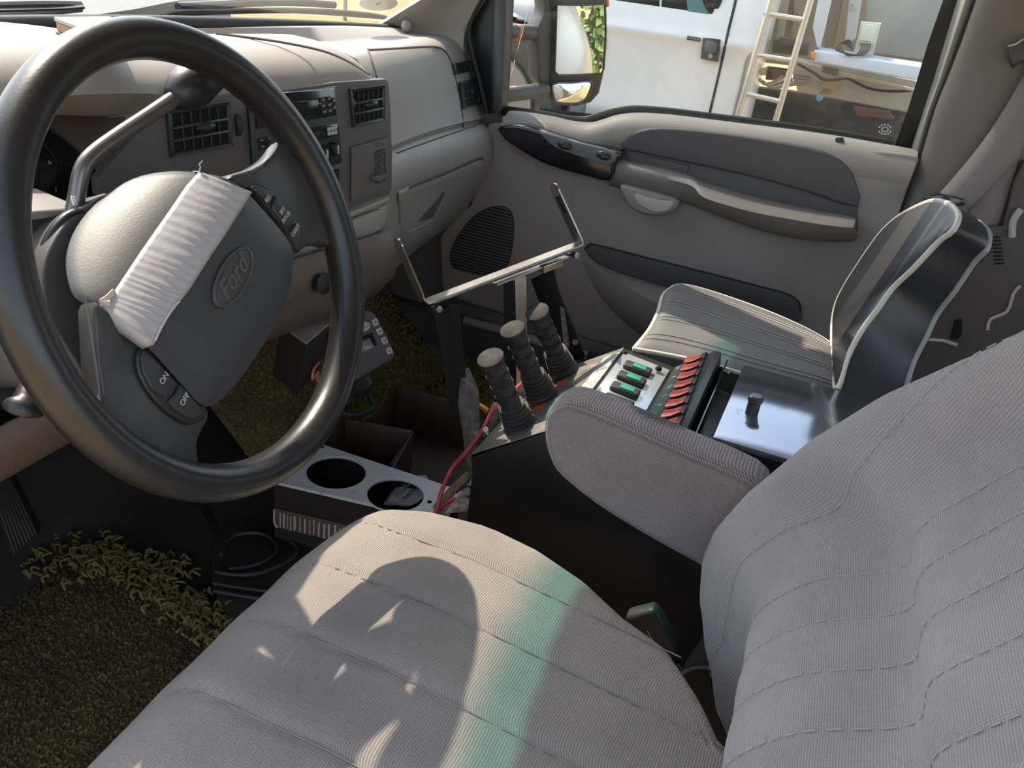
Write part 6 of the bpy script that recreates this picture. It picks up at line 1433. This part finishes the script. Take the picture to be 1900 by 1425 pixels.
# utility body behind the cab
ub_ = thing('truck_body', 'dusty tan work body of the truck behind its white cab', 'truck body', (3.0, -0.5, 0.0))
m_tan = mat('dusty_tan_plate', (0.40, 0.36, 0.285), 0.7, var=(3, 0.8, (0.28, 0.26, 0.225)), stain=(7, 0.64, (0.20, 0.165, 0.12)))
make('back_plate', G().prism([at(x, y, x=2.95) for x, y in ((1412, -60), (1830, -60), (1800, 160), (1400, 114))], (0.03, 0, 0)), m_tan, ub_, smooth=False)
m_gp = mat('grey_panel', (0.36, 0.355, 0.33), 0.6, var=(4, 0.7, (0.27, 0.26, 0.24)))
make('side_panel', G().prism([at(x, y, x=2.80) for x, y in ((1612, -60), (1835, -60), (1790, 120), (1612, 98), (1604, 60))], (0.02, 0, 0), 0.003), m_gp, ub_)
for q, xx, m in ((((1448, -40), (1470, -40), (1452, 80), (1440, 78)), 2.85, m_tan), (((1474, -40), (1498, -40), (1486, 84), (1470, 82)), 2.88, mat('ochre_panel', (0.33, 0.27, 0.17), 0.7)), (((1580, -40), (1606, -40), (1588, 70), (1566, 88)), 2.75, mat('upright_grey', (0.46, 0.46, 0.44), 0.5)), (((1546, -40), (1572, -40), (1546, 88), (1530, 88)), 2.8, mat('upright_brown', (0.20, 0.165, 0.13), 0.7))):
    make('upright', G().prism([at(x, y, x=xx) for x, y in q], (0.05, 0, 0), 0.003), m, ub_)
m_wb = mat('pale_blue_white_beam', (0.62, 0.66, 0.72), 0.6)
make('bracket', G().prism([at(x, y, x=2.36) for x, y in ((1526, -40), (1552, -40), (1522, 88), (1516, 88), (1508, 50))], (0.03, 0, 0), 0.003), mat('bracket_white', (0.62, 0.63, 0.63), 0.5), ub_)
P = [at(1511, 113, x=2.30), at(1511, 94, x=2.30), at(1720, 126, x=2.30), at(1720, 152, x=2.30)]
make('side_beam', G().prism(P, (0.10, 0, 0.0), 0.003, 2), m_wb, ub_)
P = [at(1520, 87, x=2.42), at(1518, 93, x=2.34), at(1720, 127, x=2.34), at(1720, 117, x=2.42)]
make('beam_top', G().hexa([p - V((0, 0, 0.01)) for p in P] + P, 0.002), mat('beam_cap_blue', (0.42, 0.47, 0.58), 0.35), ub_)
make('marker', G().prism([at(x, y, x=2.285) for x, y in ((1505, 96), (1513, 96), (1511, 109), (1504, 108))], (0.02, 0, 0), 0.002), M_or if (M_or := mat('orange_marker', (0.80, 0.22, 0.05), 0.4)) else None, ub_)
make('lower_plate', G().prism([at(x, y, x=2.52) for x, y in ((1462, 104), (1700, 150), (1700, 210), (1480, 170))], (0.03, 0, 0), 0.003), m_tan, ub_)
make('rusty_step', G().prism([at(x, y, x=2.40) for x, y in ((1584, 198), (1650, 208), (1660, 222), (1590, 215))], (0.05, 0, 0), 0.003), mat('rusty_steel', (0.15, 0.07, 0.045), 0.8, var=(12, 0.7, (0.08, 0.05, 0.04))), ub_)
make('pipe', G().tube([at(1476, 111, x=2.44), at(1560, 137, x=2.44), at(1700, 168, x=2.44)], 0.006, 8), mat('tan_pipe', (0.48, 0.41, 0.30), 0.5), ub_)
make('hose', G().tube(spline([at(x, y, x=2.46) for x, y in ((1480, 118), (1508, 134), (1530, 148), (1556, 147), (1576, 147), (1610, 163), (1650, 169), (1700, 168))], 5), 0.0048, 8), M['rubber'], ub_)
make('bracket_plate', G().prism([at(x, y, x=2.49) for x, y in ((1528, 140), (1562, 148), (1550, 168), (1522, 162))], (0.02, 0, 0), 0.004), mat('rust_bracket', (0.30, 0.21, 0.12), 0.7), ub_)
make('clamp_block', G().prism([at(x, y, x=2.40) for x, y in ((1526, 122), (1558, 128), (1552, 142), (1524, 134))], (0.05, 0, 0), 0.005), mat('clamp_dark', (0.10, 0.085, 0.07), 0.6), ub_)
make('ring_hook', G().tube(spline([at(x, y, x=2.50) for x, y in ((1523, 176), (1526, 170), (1534, 170), (1539, 175))], 4), 0.006, 8), mat('hook_brown', (0.20, 0.15, 0.11), 0.7), ub_)
make('blue_cap', G().lathe(at(1521, 181, x=2.49), (-1, 0, 0), ((0, 0.012), (0.02, 0.012), (0.022, 0.009), (0.022, 0)), 16), mat('blue_plastic', (0.12, 0.28, 0.58), 0.4), ub_)
# dark underside clutter: tank, pump and valves
make('chassis_rail', G().prism([at(x, y, x=2.75) for x, y in ((1392, 162), (1500, 175), (1720, 215), (1720, 300), (1392, 300))], (0.1, 0, 0)), mat('chassis_dark', (0.035, 0.033, 0.03), 0.8, var=(14, 0.7, (0.085, 0.075, 0.066)), bump=(40, 0.5, 0.01)), ub_)
random.seed(5)
m_v = [mat('valve_dark', (0.06, 0.06, 0.06), 0.5), mat('valve_grey', (0.20, 0.19, 0.175), 0.5), mat('valve_tan', (0.48, 0.38, 0.24), 0.6), mat('pump_red', (0.16, 0.06, 0.05), 0.6)]
for nm, q, xx, mi in (('valve_block', ((1434, 72), (1500, 80), (1498, 104), (1432, 98)), 2.62, 0), ('valve_body', ((1446, 68), (1478, 72), (1474, 88), (1444, 86)), 2.58, 0), ('pump', ((1430, 130), (1456, 132), (1454, 146), (1432, 146)), 2.55, 3), ('pump_flange', ((1408, 128), (1422, 126), (1420, 140), (1410, 140)), 2.53, 2), ('motor', ((1422, 124), (1468, 130), (1464, 152), (1420, 148)), 2.6, 0), ('valve_rod', ((1472, 138), (1502, 142), (1498, 150), (1470, 148)), 2.5, 1), ('panel', ((1395, 20), (1430, 24), (1420, 60), (1392, 58)), 2.8, 1), ('upper_bracket', ((1396, -20), (1410, -20), (1406, 14), (1398, 22)), 2.5, 2)):
    make(nm, G().prism([at(x, y, x=xx) for x, y in q], (0.07, 0, 0), 0.008, 2), m_v[mi], ub_)
for k in range(5):
    y0 = 146 + k*2.5; P = [at(1408 + k*3, y0, x=2.5), at(1420 + k*4, y0 + 10 - k, x=2.5), at(1440 + k*3, y0 + 4, x=2.5), at(1452 + k*9, y0 - 6 + k, x=2.5)]
    make('pump_hose', G().tube(spline(P, 4), 0.006, 7), m_v[(1, 2, 0, 2, 1)[k]], ub_)
for k in range(3): make('valve_pipe', G().tube([at(1474, 136 + k*6, x=2.48), at(1504, 141 + k*6, x=2.48)], 0.0055, 8), m_v[1], ub_)
make('chain', G().tube(spline([at(x, y, x=2.7) for x, y in ((1476, -20), (1478, 20), (1480, 30), (1470, 55), (1468, 75))], 6), [0.004 + 0.003*(k % 2) for k in range(25)], 6), m_v[1], ub_)
make('strap_hook', G().tube(spline([at(x, y, x=2.74) for x, y in ((1580, 6), (1584, 10), (1580, 18), (1578, 12))], 4), 0.004, 6), m_v[2], ub_)
# ladder
ld_ = thing('ladder', 'pale steel ladder standing upright beside the truck cab', 'ladder', T(1405, 215, 2.2))
m_lad = mat('pale_ladder_steel', (0.62, 0.56, 0.46), 0.32, 0.55)
def lp2(a, b): return at(a, b, x=2.2)
la, lb = (lp2(1449, -60), lp2(1360, 250)), (lp2(1523, -60), lp2(1430, 255))
la = (lp2(1432 + 17, -60), lp2(1368 - 9, 217 + 32)); lb = (lp2(1505 + 17, -60), lp2(1438 - 8, 228 + 28))
make('ladder_rail', G().tube([la[0], la[1], la[1] - V((0, 0, 0.45))], 0.0105, 10), m_lad, ld_)
make('ladder_rail', G().tube([lb[0], lb[1], lb[1] - V((0, 0, 0.45))], 0.0105, 10), m_lad, ld_)
m_rung = mat('rung_steel', (0.70, 0.62, 0.52), 0.2, 0.9)
for a, b in (((1418, 25), (1492, 37)), ((1403, 102), (1472, 113)), ((1384, 174), (1453, 190)), ((1434, -50), (1512, -40))):
    make('ladder_rung', G().tube([lp2(*a), lp2(*b)], 0.0085, 10), m_rung, ld_)
# junction box with its wires
jb = thing('junction_box', 'cream electrical junction box on the truck body with black wires below', 'junction box', at(1610, 90, x=2.5))
make('back_plate', G().prism([at(x, y, x=2.50) for x, y in ((1594, 60), (1636, 44), (1634, 46), (1620, 103), (1584, 98))], (0.01, 0, 0), 0.001), mat('mount_plate', (0.60, 0.60, 0.58), 0.5), jb)
jx = make('box_body', G().prism([at(x, y, x=2.44) for x, y in ((1597, 39.5), (1635, 43), (1622, 83), (1590, 79))], (0.06, 0, 0), 0.006, 2), mat('cream_box', (0.60, 0.60, 0.47), 0.5), jb)
make('box_lid', G().prism([at(x, y, x=2.432) for x, y in ((1601, 44), (1629, 47), (1618, 78), (1594, 75))], (0.01, 0, 0), 0.003, 2), mat('cream_lid', (0.66, 0.67, 0.52), 0.45), jx)
for k in range(4):
    make('wire', G().tube(spline([at(1599 + k*5, 82, x=2.43), at(1597 + k*5, 92, x=2.35), at(1588 + k*4, 102, x=2.30), at(1570 + k*3, 101, x=2.29), at(1560 - k*3, 88 + k, x=2.31), at(1562 + k*4, 79 - k*1.5, x=2.33), at(1576 + k*2, 86 + k*2, x=2.32)], 5), 0.0036, 6), M['rubber'], jb)

# ================================================================== seen in the towing mirror: own rear wing, a vine, sky
def mray(px, py):
    p = mp_(px, py, 0.007); d = (p - EYE).normalized(); return p, d - MN*2*d.dot(MN)
def mpt(px, py, t):
    p, d = mray(px, py); return p + d*(t/max(0.2, -d.y))
rw = thing('rear_wing', 'silver flared rear wing of this truck, reflected in the towing mirror', 'wing', (0.95, -2.4, -0.3))
g = G(); rows = []
for k in range(25):
    t = k/24; y = lerp(-1.75, -3.1, t); b = math.sin(PI*t)
    rows.append([V((0.86, y, 0.62)), V((0.90, y, 0.60)), V((0.92, y, 0.42)), V((0.93 + 0.19*b**0.7, y, 0.20)), V((0.93 + 0.26*b**0.6, y, 0.05)), V((0.93 + 0.26*b**0.6, y, -0.03 - 0.0*b)), V((0.93 + 0.25*b**0.6, y, -0.55 + 0.42*b**0.5)), V((0.90, y, -0.55 + 0.40*b**0.5))])
g.grid([spline(r, 3) for r in rows]); make('wing_panel', g, M['paint'], rw, angle=70)
make('wing_tyre', G().lathe(V((0.84, -2.42, -0.45)), (1, 0, 0), [(0, 0.2), (0.0, 0.38), (0.05, 0.40), (0.20, 0.40), (0.24, 0.3), (0.22, 0.2), (0.20, 0)], 32), M['rubber'], rw)
vine = thing('climbing_vine', 'green leafy vine reflected in the towing mirror', 'vine', (1.3, -4.6, GROUND))
random.seed(21); g = G(); gs = G()
for s in range(5):
    x0 = 1.09 + s*0.075; P = [V((x0 + 0.05*math.sin(k*0.9 + s), -4.6 + 0.05*math.cos(k*1.3 + s), GROUND + k*0.30)) for k in range(11)]
    gs.tube(spline(P, 3), 0.012, 6)
    for k in range(230):
        p = samp(P, random.random()) + V((random.gauss(0, 0.07), random.gauss(0, 0.06), random.gauss(0, 0.04))); a = random.uniform(0, 2*PI); n = V((random.gauss(0, 0.4), 1, random.gauss(0.3, 0.4))).normalized(); u = n.cross(V((math.cos(a), 0, math.sin(a)))).normalized(); w = n.cross(u); r = random.uniform(0.018, 0.042)
        g.add([p - u*r, p - u*r*0.3 + w*r*0.75, p + u*r*0.5 + w*r*0.5, p + u*r*1.1, p + u*r*0.5 - w*r*0.5, p - u*r*0.3 - w*r*0.75], [(0, 1, 2, 3, 4, 5)])
lv = make('leaves', g, mat('vine_green', (0.06, 0.12, 0.025), 0.6, var=(6, 0.8, (0.12, 0.19, 0.04))), vine, smooth=False); lv['kind'] = 'stuff'
make('stems', gs, mat('vine_stem', (0.15, 0.11, 0.06), 0.8), vine)
